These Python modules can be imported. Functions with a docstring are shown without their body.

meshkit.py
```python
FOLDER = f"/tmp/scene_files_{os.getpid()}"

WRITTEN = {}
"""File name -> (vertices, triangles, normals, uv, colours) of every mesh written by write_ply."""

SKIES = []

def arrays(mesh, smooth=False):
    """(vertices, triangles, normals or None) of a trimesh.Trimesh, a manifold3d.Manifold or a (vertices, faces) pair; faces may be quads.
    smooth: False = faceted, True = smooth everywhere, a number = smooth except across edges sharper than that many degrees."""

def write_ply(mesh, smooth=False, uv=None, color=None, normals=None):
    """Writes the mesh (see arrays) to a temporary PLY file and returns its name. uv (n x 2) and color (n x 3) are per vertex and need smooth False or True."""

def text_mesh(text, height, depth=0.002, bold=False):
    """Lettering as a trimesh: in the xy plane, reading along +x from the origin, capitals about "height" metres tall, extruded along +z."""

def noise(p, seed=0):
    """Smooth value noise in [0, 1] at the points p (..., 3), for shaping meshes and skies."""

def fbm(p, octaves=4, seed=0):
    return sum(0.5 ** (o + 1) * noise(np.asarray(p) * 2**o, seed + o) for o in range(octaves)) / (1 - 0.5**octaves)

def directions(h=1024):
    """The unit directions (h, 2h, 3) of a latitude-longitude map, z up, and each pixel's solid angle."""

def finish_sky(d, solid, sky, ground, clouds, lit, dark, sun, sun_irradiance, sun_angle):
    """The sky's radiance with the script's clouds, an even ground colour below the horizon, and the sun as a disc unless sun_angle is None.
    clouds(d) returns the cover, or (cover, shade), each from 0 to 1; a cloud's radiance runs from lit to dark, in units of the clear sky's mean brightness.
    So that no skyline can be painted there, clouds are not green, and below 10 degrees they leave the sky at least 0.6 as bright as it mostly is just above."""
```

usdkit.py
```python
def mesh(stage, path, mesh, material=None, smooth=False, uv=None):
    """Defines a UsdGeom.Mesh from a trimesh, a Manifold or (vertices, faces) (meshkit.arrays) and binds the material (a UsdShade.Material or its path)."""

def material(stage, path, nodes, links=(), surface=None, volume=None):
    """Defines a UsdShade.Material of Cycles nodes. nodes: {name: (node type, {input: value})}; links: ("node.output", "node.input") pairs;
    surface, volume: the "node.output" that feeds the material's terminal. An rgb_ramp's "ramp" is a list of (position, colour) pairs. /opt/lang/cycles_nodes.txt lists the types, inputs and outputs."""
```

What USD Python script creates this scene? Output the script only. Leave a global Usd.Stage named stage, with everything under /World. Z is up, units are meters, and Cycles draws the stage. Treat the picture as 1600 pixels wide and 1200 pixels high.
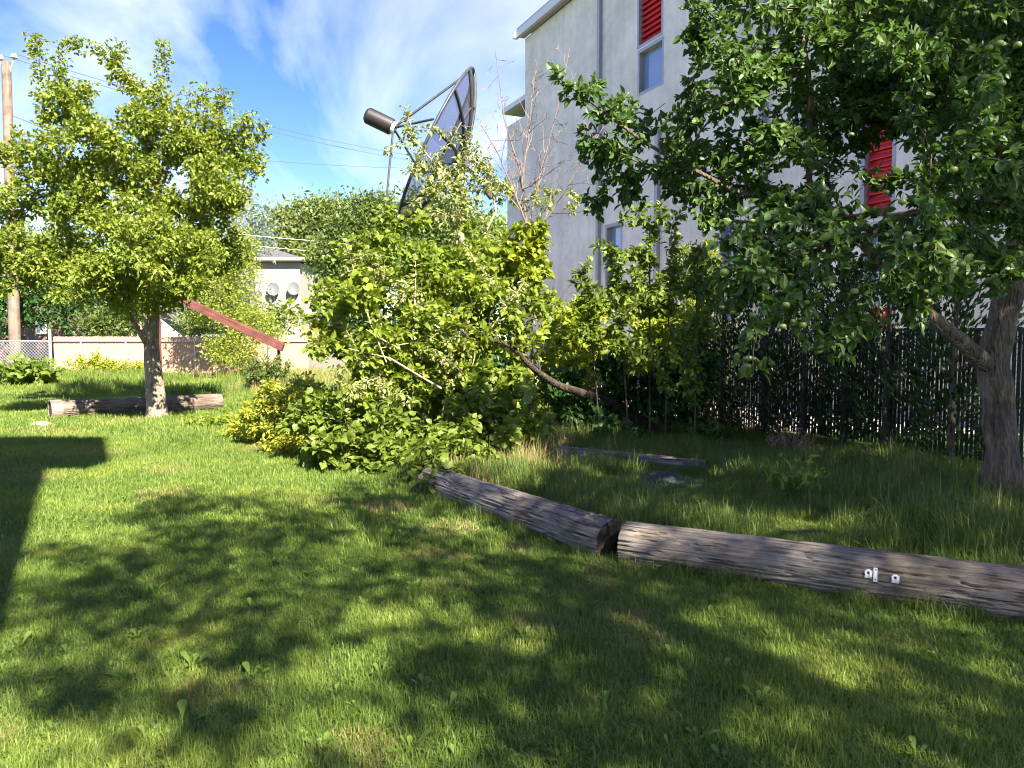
import math
import numpy as np
import trimesh
import usdkit
import meshkit
from scipy.spatial import cKDTree
from pxr import Usd, UsdGeom, UsdLux, UsdShade, Gf, Sdf, Vt

stage = Usd.Stage.CreateInMemory()
UsdGeom.SetStageUpAxis(stage, 'Z')
UsdGeom.SetStageMetersPerUnit(stage, 1.0)
UsdGeom.Xform.Define(stage, '/World')
UsdGeom.Scope.Define(stage, '/World/Looks')
stage.SetDefaultPrim(stage.GetPrimAtPath('/World'))

# ------------------------------------------------------------------ camera, sky, sun, exposure
EYE = np.array([0, 0, 1.6])
FOC, PITCH = 1180.0, math.atan(70 / 1180.0)
cam = UsdGeom.Camera.Define(stage, '/World/camera')
cam.CreateHorizontalApertureAttr(36.0)
cam.CreateVerticalApertureAttr(27.0)
cam.CreateFocalLengthAttr(36.0 * FOC / 1600)
cam.CreateClippingRangeAttr(Gf.Vec2f(0.05, 2000))
cam.AddTranslateOp().Set(Gf.Vec3d(*EYE.tolist()))
cam.AddRotateXOp().Set(90 - math.degrees(PITCH))
cam.CreateExposureAttr(2.58)

SUN_AZ, SUN_EL = math.radians(29.5), math.radians(39)          # the sun stands behind the camera and to the right
SUN = np.array([math.sin(SUN_AZ) * math.cos(SUN_EL), -math.cos(SUN_AZ) * math.cos(SUN_EL), math.sin(SUN_EL)])
SKY_STRENGTH = 0.051
dome = UsdLux.DomeLight.Define(stage, '/World/sky')
dome.GetPrim().SetCustomDataByKey('kind', 'structure')
skym = usdkit.material(stage, '/World/Looks/sky', {
    'sky': ('sky_texture', {'sky_type': 'single_scattering', 'sun_disc': False, 'sun_elevation': SUN_EL,
                            'sun_rotation': math.atan2(SUN[0], SUN[1]), 'air_density': 1.0, 'aerosol_density': 0.05, 'ozone_density': 3.0}),
    'tc': ('texture_coordinate', {}),
    'sep': ('separate_xyz', {}),
    'zadd': ('math', {'math_type': 'add', 'value2': 0.22}),
    'zmax': ('math', {'math_type': 'maximum', 'value2': 0.08}),
    'dx': ('math', {'math_type': 'divide'}), 'dy': ('math', {'math_type': 'divide'}),
    'comb': ('combine_xyz', {}),
    'map': ('mapping', {'mapping_type': 'texture', 'rotation': (0, 0, 0.25), 'scale': (0.7, 1.5, 1.0), 'location': (2.6, 1.4, 0)}),
    'n1': ('noise_texture', {'scale': 1.3, 'detail': 6.5, 'roughness': 0.53, 'distortion': 0.45}),
    'r1': ('rgb_ramp', {'ramp': [(0.0, (0, 0, 0)), (0.44, (0, 0, 0)), (0.58, (0.45, 0.45, 0.45)), (0.72, (0.95, 0.95, 0.95)), (1, (1, 1, 1))]}),
    'up': ('map_range', {'from_min': -0.02, 'from_max': 0.06, 'to_min': 0.0, 'to_max': 1.0, 'clamp': True}),
    'cm': ('math', {'math_type': 'multiply'}),
    'cm2': ('math', {'math_type': 'multiply', 'value2': 0.9}),
    'mix': ('mix_color', {'b': (5.2, 5.45, 6.3), 'use_clamp': False}),
    'hsv': ('hsv', {'hue': 0.527, 'saturation': 1.3, 'value': 1.0, 'fac': 1.0}),
    'bg': ('background_shader', {'strength': SKY_STRENGTH}),
}, [('tc.generated', 'sep.vector'), ('sep.z', 'zadd.value1'), ('zadd.value', 'zmax.value1'),
    ('sep.x', 'dx.value1'), ('zmax.value', 'dx.value2'), ('sep.y', 'dy.value1'), ('zmax.value', 'dy.value2'),
    ('dx.value', 'comb.x'), ('dy.value', 'comb.y'), ('comb.vector', 'map.vector') if False else ('comb.vector', 'map.vector'),
    ('map.vector', 'n1.vector'), ('n1.fac', 'r1.fac'), ('sep.z', 'up.value'), ('r1.color', 'cm.value1'), ('up.result', 'cm.value2'),
    ('cm.value', 'cm2.value1'), ('sky.color', 'hsv.color'), ('hsv.color', 'mix.a'), ('cm2.value', 'mix.fac'), ('mix.result', 'bg.color')], surface='bg.background')
UsdShade.MaterialBindingAPI.Apply(dome.GetPrim()).Bind(skym)

sun = UsdLux.DistantLight.Define(stage, '/World/sun')
sun.CreateNormalizeAttr(True)
sun.CreateIntensityAttr(0.98)
sun.CreateAngleAttr(0.5)
sun.CreateColorAttr(Gf.Vec3f(1.0, 0.91, 0.74))
_m = Gf.Matrix4d()
_m.SetRotate(Gf.Rotation(Gf.Vec3d(0, 0, 1), Gf.Vec3d(*SUN.tolist())))
sun.AddTransformOp().Set(_m)

# ------------------------------------------------------------------ helpers
CP, SP = math.cos(PITCH), math.sin(PITCH)


def ray(px, py):
    """Direction (scaled to y = 1) in which the camera sees a spot of the photograph (1600 x 1200)."""
    x, u = (px - 800) / FOC, (600 - py) / FOC
    d = np.array([x, CP + u * SP, u * CP - SP])
    return d / d[1]


def at(px, py, y):
    return EYE + ray(px, py) * y


def smooth01(t):
    t = np.clip(t, 0, 1)
    return t * t * (3 - 2 * t)


LOGLINE = np.array([[-1.05, 8.0], [0.76, 5.55], [3.2, 3.95], [6.0, 2.4]])


def bedside(x, y):
    """Signed distance behind the log line, positive on the side of the planting bed."""
    p = np.stack([np.asarray(x, float), np.asarray(y, float)], -1)
    best, sign = np.full(p.shape[:-1], 1e9), np.zeros(p.shape[:-1])
    for a, b in zip(LOGLINE[:-1], LOGLINE[1:]):
        d = b - a
        t = np.clip(((p - a) @ d) / (d @ d), 0, 1)
        off = p - (a + t[..., None] * d)
        dist = np.linalg.norm(off, axis=-1)
        s = np.where(d[0] * (p[..., 1] - a[1]) - d[1] * (p[..., 0] - a[0]) > 0, 1.0, -1.0)
        sign = np.where(dist < best, s, sign)
        best = np.minimum(best, dist)
    return best * sign


def gz(x, y):
    x, y = np.asarray(x, float), np.asarray(y, float)
    z = 0.36 * smooth01((y - 15) / 14)
    z = z + 0.10 * smooth01((bedside(x, y) - 0.05) / 0.5) * smooth01((14 - y) / 3)
    z = z + 0.05 * (meshkit.noise(np.stack([x * .45, y * .45, 0 * x], -1), 3) - 0.5) + 0.02 * (meshkit.noise(np.stack([x * 1.7, y * 1.7, 0 * x], -1), 5) - 0.5)
    return z


def gp(px, py):
    r = ray(px, py)
    t = 1.6 / -r[2]
    for _ in range(30):
        p = EYE + r * t
        t = (1.6 - float(gz(p[0], p[1]))) / -r[2]
    return EYE + r * t


used = {}


def numbered(parent, name):
    k = (parent, name)
    n = used.get(k, 0)
    used[k] = n + 1
    return f'{parent}/{name}' if n == 0 else f'{parent}/{name}_{n:03d}'


def path_of(parent):
    return '/World' if parent is None else str(parent.GetPath())


def obj(name, mesh, mat, parent=None, smooth=False):
    return usdkit.mesh(stage, numbered(path_of(parent), name), mesh, mat, smooth=smooth).GetPrim()


def tag(p, label=None, cat=None, group=None, kind=None):
    for k, v in (('label', label), ('category', cat), ('group', group), ('kind', kind)):
        if v:
            p.SetCustomDataByKey(k, v)
    return p


def thing(name, label, cat, loc=(0, 0, 0), rotz=0.0, group=None, kind=None):
    x = UsdGeom.Xform.Define(stage, numbered('/World', name))
    x.AddTranslateOp().Set(Gf.Vec3d(*[float(v) for v in loc]))
    if rotz:
        x.AddRotateZOp().Set(math.degrees(rotz))
    return tag(x.GetPrim(), label, cat, group, kind)


def unit(v):
    v = np.asarray(v, float)
    return v / np.maximum(np.linalg.norm(v, axis=-1, keepdims=True), 1e-12)


def box(sx, sy, sz, c=(0, 0, 0)):
    m = trimesh.creation.box([sx, sy, sz])
    m.apply_translation(c)
    return m


def cat(ms):
    return trimesh.util.concatenate(ms)


def tube(pts, rad, k=8, caps=True):
    """A tapered tube through the points: (vertices, triangles)."""
    pts = np.asarray(pts, float)
    n = len(pts)
    rad = np.broadcast_to(np.asarray(rad, float), (n,))
    t = unit(np.gradient(pts, axis=0))
    ref = np.array([0.3, 0.2, 1.0]) if abs(unit(pts[-1] - pts[0])[2]) < 0.8 else np.array([1.0, 0.2, 0.1])
    a = unit(np.cross(t, ref))
    b = np.cross(t, a)
    an = np.arange(k) / k * 2 * np.pi
    v = (pts[:, None] + rad[:, None, None] * (np.cos(an)[None, :, None] * a[:, None] + np.sin(an)[None, :, None] * b[:, None])).reshape(-1, 3)
    i, j = np.meshgrid(np.arange(n - 1), np.arange(k), indexing='ij')
    q0, q1 = i * k + j, i * k + (j + 1) % k
    q2, q3 = q1 + k, q0 + k
    f = np.concatenate([np.stack([q0, q1, q2], -1).reshape(-1, 3), np.stack([q0, q2, q3], -1).reshape(-1, 3)])
    if caps:
        v = np.vstack([v, pts[:1], pts[-1:]])
        j = np.arange(k)
        f = np.vstack([f, np.stack([np.full(k, n * k), (j + 1) % k, j], -1), np.stack([np.full(k, n * k + 1), (n - 1) * k + j, (n - 1) * k + (j + 1) % k], -1)])
    return v, f


def join(parts):
    vs, fs, o = [], [], 0
    for v, f in parts:
        vs.append(v)
        fs.append(np.asarray(f) + o)
        o += len(v)
    return (np.vstack(vs), np.vstack(fs)) if vs else (np.zeros((0, 3)), np.zeros((0, 3), int))


def bar(a, b, w, h=None, up=(0, 0, 1)):
    """A square bar from a to b."""
    a, b = np.asarray(a, float), np.asarray(b, float)
    h = h or w
    d = unit(b - a)
    s = unit(np.cross(d, up)) if abs(d @ unit(up)) < 0.98 else np.array([1.0, 0, 0])
    u = np.cross(s, d)
    m = trimesh.creation.box([1, 1, 1])
    L = np.linalg.norm(b - a)
    M = np.eye(4)
    M[:3, 0], M[:3, 1], M[:3, 2], M[:3, 3] = d * L, s * w, u * h, (a + b) / 2
    m.apply_transform(M)
    return m


# ------------------------------------------------------------------ materials
L_ = '/World/Looks/'


def mat_plain(name, col, rough=0.7, var=0.12, scale=6.0, bump=0.0, bscale=40.0, metallic=0.0, spec=0.5, detail=4.0):
    c = np.array(col, float)
    nodes = {'tc': ('texture_coordinate', {}),
             'n': ('noise_texture', {'scale': scale, 'detail': detail, 'roughness': 0.6}),
             'r': ('rgb_ramp', {'ramp': [(0.25, tuple(c * (1 - var))), (0.75, tuple(np.minimum(c * (1 + var), 1)))]}),
             'p': ('principled_bsdf', {'roughness': rough, 'metallic': metallic, 'specular_ior_level': spec})}
    links = [('tc.object', 'n.vector'), ('n.fac', 'r.fac'), ('r.color', 'p.base_color')]
    if bump:
        nodes['bn'] = ('noise_texture', {'scale': bscale, 'detail': 5.0, 'roughness': 0.65})
        nodes['b'] = ('bump', {'strength': bump, 'distance': 0.02})
        links += [('tc.object', 'bn.vector'), ('bn.fac', 'b.height'), ('b.normal', 'p.normal')]
    return usdkit.material(stage, L_ + name, nodes, links, surface='p.BSDF')


def mat_leaf(name, cols, trans=0.35, tboost=(1.25, 1.35, 0.6), rough=0.45, spec=0.4, patch=1.2, back=1.0):
    """Leaf: colour varies leaf by leaf and in soft patches; part of the light passes through."""
    nodes = {'g': ('geometry', {}), 'oi': ('object_info', {}),
             'add': ('math', {'math_type': 'add'}), 'fr': ('math', {'math_type': 'fraction'}),
             'n': ('noise_texture', {'scale': patch, 'detail': 3.0}),
             'ms': ('math', {'math_type': 'multiply_add', 'value2': 0.55, 'value3': -0.02}),
             'mn': ('math', {'math_type': 'multiply', 'value2': 0.5}), 'su': ('math', {'math_type': 'add', 'use_clamp': True}),
             'r': ('rgb_ramp', {'ramp': [(i / (len(cols) - 1), c) for i, c in enumerate(cols)]}),
             'tm': ('mix_color', {'blend_type': 'multiply', 'fac': 1.0, 'b': tboost, 'use_clamp': False}),
             'p': ('principled_bsdf', {'roughness': rough, 'specular_ior_level': spec}),
             't': ('translucent_bsdf', {}), 'mix': ('mix_closure', {'fac': trans})}
    links = [('g.random_per_island', 'add.value1'), ('oi.random', 'add.value2'), ('add.value', 'fr.value1'), ('g.position', 'n.vector'),
             ('fr.value', 'ms.value1'), ('n.fac', 'mn.value1'), ('ms.value', 'su.value1'), ('mn.value', 'su.value2'), ('su.value', 'r.fac'),
             ('r.color', 'p.base_color'), ('r.color', 'tm.a'), ('tm.result', 't.color'), ('p.BSDF', 'mix.closure1'), ('t.BSDF', 'mix.closure2')]
    return usdkit.material(stage, L_ + name, nodes, links, surface='mix.closure')


def mat_bark(name, c0, c1, scale=9.0, stretch=0.28, bump=0.9):
    nodes = {'g': ('geometry', {}), 'm': ('mapping', {'mapping_type': 'point', 'scale': (1, 1, stretch)}),
             'v': ('voronoi_texture', {'feature': 'distance_to_edge', 'scale': scale * 3.2}),
             'n': ('noise_texture', {'scale': scale * 2, 'detail': 6.0, 'roughness': 0.7, 'distortion': 0.6}),
             'nb': ('noise_texture', {'scale': 3.5, 'detail': 4.0}),
             'r': ('rgb_ramp', {'ramp': [(0.28, c0), (0.5, tuple((np.array(c0) + c1) / 2)), (0.68, c1)]}),
             'rb': ('rgb_ramp', {'ramp': [(0.35, (0.7, 0.7, 0.7)), (0.65, (1.2, 1.17, 1.1))]}),
             'mm': ('mix_color', {'blend_type': 'multiply', 'fac': 1.0, 'use_clamp': False}),
             'vm': ('math', {'math_type': 'multiply', 'value2': 2.5, 'use_clamp': True}),
             'h': ('math', {'math_type': 'multiply_add', 'value2': 0.6}),
             'b': ('bump', {'strength': bump, 'distance': 0.02}),
             'p': ('principled_bsdf', {'roughness': 0.9, 'specular_ior_level': 0.2})}
    links = [('g.position', 'm.vector'), ('m.vector', 'v.vector'), ('m.vector', 'n.vector'), ('g.position', 'nb.vector'), ('n.fac', 'r.fac'), ('nb.fac', 'rb.fac'),
             ('r.color', 'mm.a'), ('rb.color', 'mm.b'), ('mm.result', 'p.base_color'), ('v.distance', 'vm.value1'), ('n.fac', 'h.value1'), ('vm.value', 'h.value3'),
             ('h.value', 'b.height'), ('b.normal', 'p.normal')]
    return usdkit.material(stage, L_ + name, nodes, links, surface='p.BSDF')


def mat_wood(name, dark, light, axis_scale=(1.2, 34, 34), bump=0.8, rough=0.85, crack=True):
    """Weathered wood with grain along the mesh's own x axis."""
    nodes = {'tc': ('texture_coordinate', {}), 'm': ('mapping', {'mapping_type': 'point', 'scale': axis_scale}),
             'n': ('noise_texture', {'scale': 1.6, 'detail': 8.0, 'roughness': 0.68, 'distortion': 0.4}),
             'm2': ('mapping', {'mapping_type': 'point', 'scale': (axis_scale[0] * 1.6, axis_scale[1] * 1.1, axis_scale[2] * 1.1)}),
             'n2': ('noise_texture', {'scale': 1.0, 'detail': 3.0, 'roughness': 0.5, 'distortion': 0.3}),
             'nb': ('noise_texture', {'scale': 2.6, 'detail': 5.0, 'roughness': 0.6}),
             'r': ('rgb_ramp', {'ramp': [(0.30, dark), (0.46, tuple((np.array(dark) * 0.5 + np.array(light) * 0.5))), (0.62, light)]}),
             'rc': ('rgb_ramp', {'ramp': [(0.30, (0.12, 0.11, 0.10)), (0.40, (1, 1, 1))]}),
             'rb': ('rgb_ramp', {'ramp': [(0.33, (0.62, 0.58, 0.54)), (0.62, (1.12, 1.1, 1.1))]}),
             'mm': ('mix_color', {'blend_type': 'multiply', 'fac': 1.0, 'use_clamp': False}),
             'mc': ('mix_color', {'blend_type': 'multiply', 'fac': 1.0 if crack else 0.0, 'use_clamp': False}),
             'h': ('math', {'math_type': 'multiply'}),
             'b': ('bump', {'strength': bump, 'distance': 0.02}),
             'p': ('principled_bsdf', {'roughness': rough, 'specular_ior_level': 0.25})}
    links = [('tc.object', 'm.vector'), ('tc.object', 'm2.vector'), ('m.vector', 'n.vector'), ('m2.vector', 'n2.vector'), ('tc.object', 'nb.vector'),
             ('n.fac', 'r.fac'), ('n2.fac', 'rc.fac'), ('nb.fac', 'rb.fac'), ('r.color', 'mm.a'), ('rb.color', 'mm.b'), ('mm.result', 'mc.a'), ('rc.color', 'mc.b'),
             ('mc.result', 'p.base_color'), ('n.fac', 'h.value1'), ('rc.color', 'h.value2'), ('h.value', 'b.height'), ('b.normal', 'p.normal')]
    return usdkit.material(stage, L_ + name, nodes, links, surface='p.BSDF')


def mat_glass(name, tint=(0.10, 0.14, 0.20)):
    return usdkit.material(stage, L_ + name, {
        'p': ('principled_bsdf', {'base_color': tint, 'roughness': 0.04, 'specular_ior_level': 0.9, 'metallic': 0.0, 'coat_weight': 0.6})}, [], surface='p.BSDF')


G = lambda *c: tuple(c)
M = {}
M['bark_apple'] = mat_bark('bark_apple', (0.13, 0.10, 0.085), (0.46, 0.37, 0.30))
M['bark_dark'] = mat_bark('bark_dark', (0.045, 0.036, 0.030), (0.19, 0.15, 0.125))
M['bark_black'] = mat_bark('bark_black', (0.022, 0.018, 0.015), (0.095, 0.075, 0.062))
M['bark_grey'] = mat_bark('bark_grey', (0.07, 0.062, 0.055), (0.27, 0.235, 0.20))
M['twig_dark'] = mat_plain('twig_dark', (0.085, 0.065, 0.05), 0.85)
M['twig_red'] = mat_plain('twig_red', (0.15, 0.11, 0.095), 0.8, var=0.3)
M['stem_tan'] = mat_plain('stem_tan', (0.33, 0.26, 0.18), 0.8, var=0.3)
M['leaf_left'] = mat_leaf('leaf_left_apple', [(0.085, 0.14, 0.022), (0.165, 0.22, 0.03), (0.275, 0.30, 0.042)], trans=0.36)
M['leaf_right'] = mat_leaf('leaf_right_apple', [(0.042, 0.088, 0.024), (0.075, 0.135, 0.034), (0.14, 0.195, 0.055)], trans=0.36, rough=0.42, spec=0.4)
M['leaf_bush'] = mat_leaf('leaf_bush', [(0.105, 0.165, 0.022), (0.21, 0.265, 0.028), (0.36, 0.375, 0.04)], trans=0.40)
M['leaf_hazel'] = mat_leaf('leaf_hazel', [(0.085, 0.14, 0.024), (0.16, 0.215, 0.032), (0.28, 0.32, 0.045)], trans=0.38)
M['leaf_yellow'] = mat_leaf('leaf_yellow', [(0.13, 0.19, 0.025), (0.24, 0.28, 0.03), (0.38, 0.365, 0.04)], trans=0.36)
M['leaf_sparse'] = mat_leaf('leaf_sparse', [(0.13, 0.17, 0.05), (0.23, 0.27, 0.08), (0.31, 0.33, 0.12)], trans=0.34)
M['leaf_dark'] = mat_leaf('leaf_dark', [(0.026, 0.070, 0.020), (0.05, 0.115, 0.028), (0.085, 0.16, 0.035)], trans=0.32)
M['leaf_elm'] = mat_leaf('leaf_elm', [(0.075, 0.115, 0.030), (0.125, 0.17, 0.040), (0.19, 0.225, 0.058)], trans=0.34, patch=0.4)
M['leaf_spruce'] = mat_leaf('leaf_spruce', [(0.11, 0.16, 0.12), (0.20, 0.25, 0.20)], trans=0.12)
M['leaf_orange'] = mat_leaf('leaf_orange', [(0.45, 0.17, 0.04), (0.6, 0.28, 0.06)], trans=0.3)
M['leaf_willow'] = mat_leaf('leaf_willow', [(0.14, 0.20, 0.03), (0.22, 0.28, 0.04), (0.31, 0.34, 0.05)], trans=0.36)
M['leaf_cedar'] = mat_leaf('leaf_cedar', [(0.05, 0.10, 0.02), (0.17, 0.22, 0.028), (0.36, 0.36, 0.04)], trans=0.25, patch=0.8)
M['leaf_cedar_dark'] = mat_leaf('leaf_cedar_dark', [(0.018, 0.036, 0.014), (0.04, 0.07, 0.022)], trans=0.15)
M['leaf_dry'] = mat_leaf('leaf_dry', [(0.25, 0.16, 0.10), (0.42, 0.30, 0.19)], trans=0.25)
M['petal'] = mat_leaf('petal', [(0.55, 0.25, 0.42), (0.75, 0.42, 0.6)], trans=0.3)
M['weed'] = mat_leaf('weed', [(0.10, 0.18, 0.035), (0.16, 0.26, 0.05), (0.26, 0.34, 0.075)], trans=0.42, rough=0.6, spec=0.2)
M['apple'] = mat_leaf('apple_skin', [(0.09, 0.15, 0.03), (0.14, 0.205, 0.04), (0.25, 0.24, 0.07)], trans=0.06, rough=0.3, spec=0.5, patch=8)
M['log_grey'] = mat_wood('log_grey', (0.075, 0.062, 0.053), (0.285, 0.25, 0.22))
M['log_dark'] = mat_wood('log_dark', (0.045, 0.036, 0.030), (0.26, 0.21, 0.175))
M['log_end'] = mat_plain('log_end', (0.042, 0.031, 0.023), 0.95, var=0.45, scale=14, bump=0.6, bscale=60)
M['pole_wood'] = mat_wood('pole_wood', (0.12, 0.09, 0.075), (0.23, 0.175, 0.145), axis_scale=(0.5, 14, 14), bump=0.4, crack=False)
M['red_wood'] = mat_wood('red_wood', (0.075, 0.028, 0.025), (0.19, 0.075, 0.062), axis_scale=(0.7, 16, 16), bump=0.25, crack=False)
M['board_tan'] = mat_plain('board_tan', (0.47, 0.28, 0.185), 0.8, var=0.10, scale=2.5)
M['board_orange'] = mat_plain('board_orange', (0.52, 0.24, 0.13), 0.8, var=0.25)
M['metal_grey'] = mat_plain('metal_grey', (0.42, 0.42, 0.43), 0.45, metallic=0.6, var=0.15)
M['dish_grey'] = mat_plain('dish_grey', (0.105, 0.11, 0.115), 0.7, var=0.06)
M['galv'] = mat_plain('galvanised', (0.55, 0.56, 0.58), 0.4, metallic=0.7, var=0.12)
M['dish_metal'] = mat_plain('dish_metal', (0.055, 0.058, 0.064), 0.5, var=0.3, metallic=0.2)
M['dish_plastic'] = mat_plain('dish_plastic', (0.018, 0.017, 0.017), 0.5, var=0.25)
M['white_paint'] = mat_plain('white_paint', (0.78, 0.77, 0.74), 0.5, var=0.05)
M['white_metal'] = mat_plain('white_metal', (0.80, 0.80, 0.79), 0.4, var=0.08, scale=40)
M['slat'] = mat_plain('slat_dark', (0.030, 0.026, 0.024), 0.6, var=0.35, scale=3)
M['fence_wire'] = mat_plain('fence_wire', (0.05, 0.05, 0.05), 0.6)
M['stucco'] = usdkit.material(stage, L_ + 'stucco', {
    'tc': ('texture_coordinate', {}), 'n1': ('noise_texture', {'scale': 0.55, 'detail': 7.0, 'roughness': 0.62, 'distortion': 0.5}),
    'm': ('mapping', {'mapping_type': 'point', 'scale': (2.6, 2.6, 0.16)}), 'n2': ('noise_texture', {'scale': 1.0, 'detail': 6.0, 'roughness': 0.6}),
    'n3': ('noise_texture', {'scale': 3.2, 'detail': 6.0, 'roughness': 0.7}),
    'r1': ('rgb_ramp', {'ramp': [(0.3, (0.39, 0.35, 0.30)), (0.5, (0.465, 0.425, 0.37)), (0.7, (0.54, 0.495, 0.44))]}),
    'r2': ('rgb_ramp', {'ramp': [(0.32, (0.89, 0.885, 0.88)), (0.5, (1, 1, 1)), (0.7, (1.06, 1.06, 1.05))]}),
    'r3': ('rgb_ramp', {'ramp': [(0.3, (0.88, 0.88, 0.88)), (0.6, (1.04, 1.04, 1.04))]}),
    'x1': ('mix_color', {'blend_type': 'multiply', 'fac': 1.0, 'use_clamp': False}), 'x2': ('mix_color', {'blend_type': 'multiply', 'fac': 1.0, 'use_clamp': False}),
    'nb': ('noise_texture', {'scale': 14.0, 'detail': 6.0, 'roughness': 0.7}), 'b': ('bump', {'strength': 0.6, 'distance': 0.02}),
    'p': ('principled_bsdf', {'roughness': 0.95, 'specular_ior_level': 0.1})},
    [('tc.object', 'n1.vector'), ('tc.object', 'm.vector'), ('m.vector', 'n2.vector'), ('tc.object', 'n3.vector'), ('n1.fac', 'r1.fac'), ('n2.fac', 'r2.fac'), ('n3.fac', 'r3.fac'),
     ('r1.color', 'x1.a'), ('r2.color', 'x1.b'), ('x1.result', 'x2.a'), ('r3.color', 'x2.b'), ('x2.result', 'p.base_color'), ('tc.object', 'nb.vector'), ('nb.fac', 'b.height'), ('b.normal', 'p.normal')], surface='p.BSDF')
M['trim_grey'] = mat_plain('trim_grey', (0.20, 0.205, 0.215), 0.5, var=0.1)
M['fascia'] = mat_plain('fascia', (0.36, 0.355, 0.36), 0.5, var=0.08)
M['red_panel'] = mat_plain('red_panel', (0.55, 0.02, 0.035), 0.45, var=0.12)
M['glass'] = mat_glass('window_glass')
M['siding_cream'] = mat_plain('siding_cream', (0.31, 0.295, 0.25), 0.6, var=0.04)
M['siding_white'] = mat_plain('siding_white', (0.42, 0.41, 0.39), 0.6, var=0.05)
M['brick_red'] = mat_plain('brick_red', (0.15, 0.085, 0.07), 0.85, var=0.2)
M['shingle'] = mat_plain('shingle', (0.09, 0.088, 0.096), 0.9, var=0.22, scale=5, bump=0.4, bscale=14)
M['shingle_red'] = mat_plain('shingle_red', (0.20, 0.11, 0.095), 0.9, var=0.22, scale=5)
M['concrete'] = mat_plain('concrete', (0.42, 0.40, 0.38), 0.9, var=0.15, bump=0.3)
M['wall_grey'] = mat_plain('wall_grey', (0.17, 0.155, 0.145), 0.9, var=0.2)
M['gravel'] = mat_plain('gravel', (0.58, 0.52, 0.49), 0.95, var=0.22, scale=25, bump=0.8, bscale=60)
M['stone_pale'] = mat_plain('stone_pale', (0.46, 0.34, 0.26), 0.9, var=0.15, scale=10, bump=0.5)
M['soil'] = mat_plain('soil', (0.045, 0.034, 0.026), 0.95, var=0.4, scale=20, bump=1.0, bscale=50)
M['ash'] = mat_plain('ash', (0.04, 0.042, 0.048), 0.95, var=0.4, scale=20, bump=1.0, bscale=60)
M['wire_line'] = mat_plain('wire_line', (0.09, 0.09, 0.10), 0.5)
M['wire_pale'] = mat_plain('wire_pale', (0.60, 0.60, 0.60), 0.5)
M['insulator'] = mat_plain('insulator', (0.35, 0.40, 0.38), 0.3)

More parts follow.
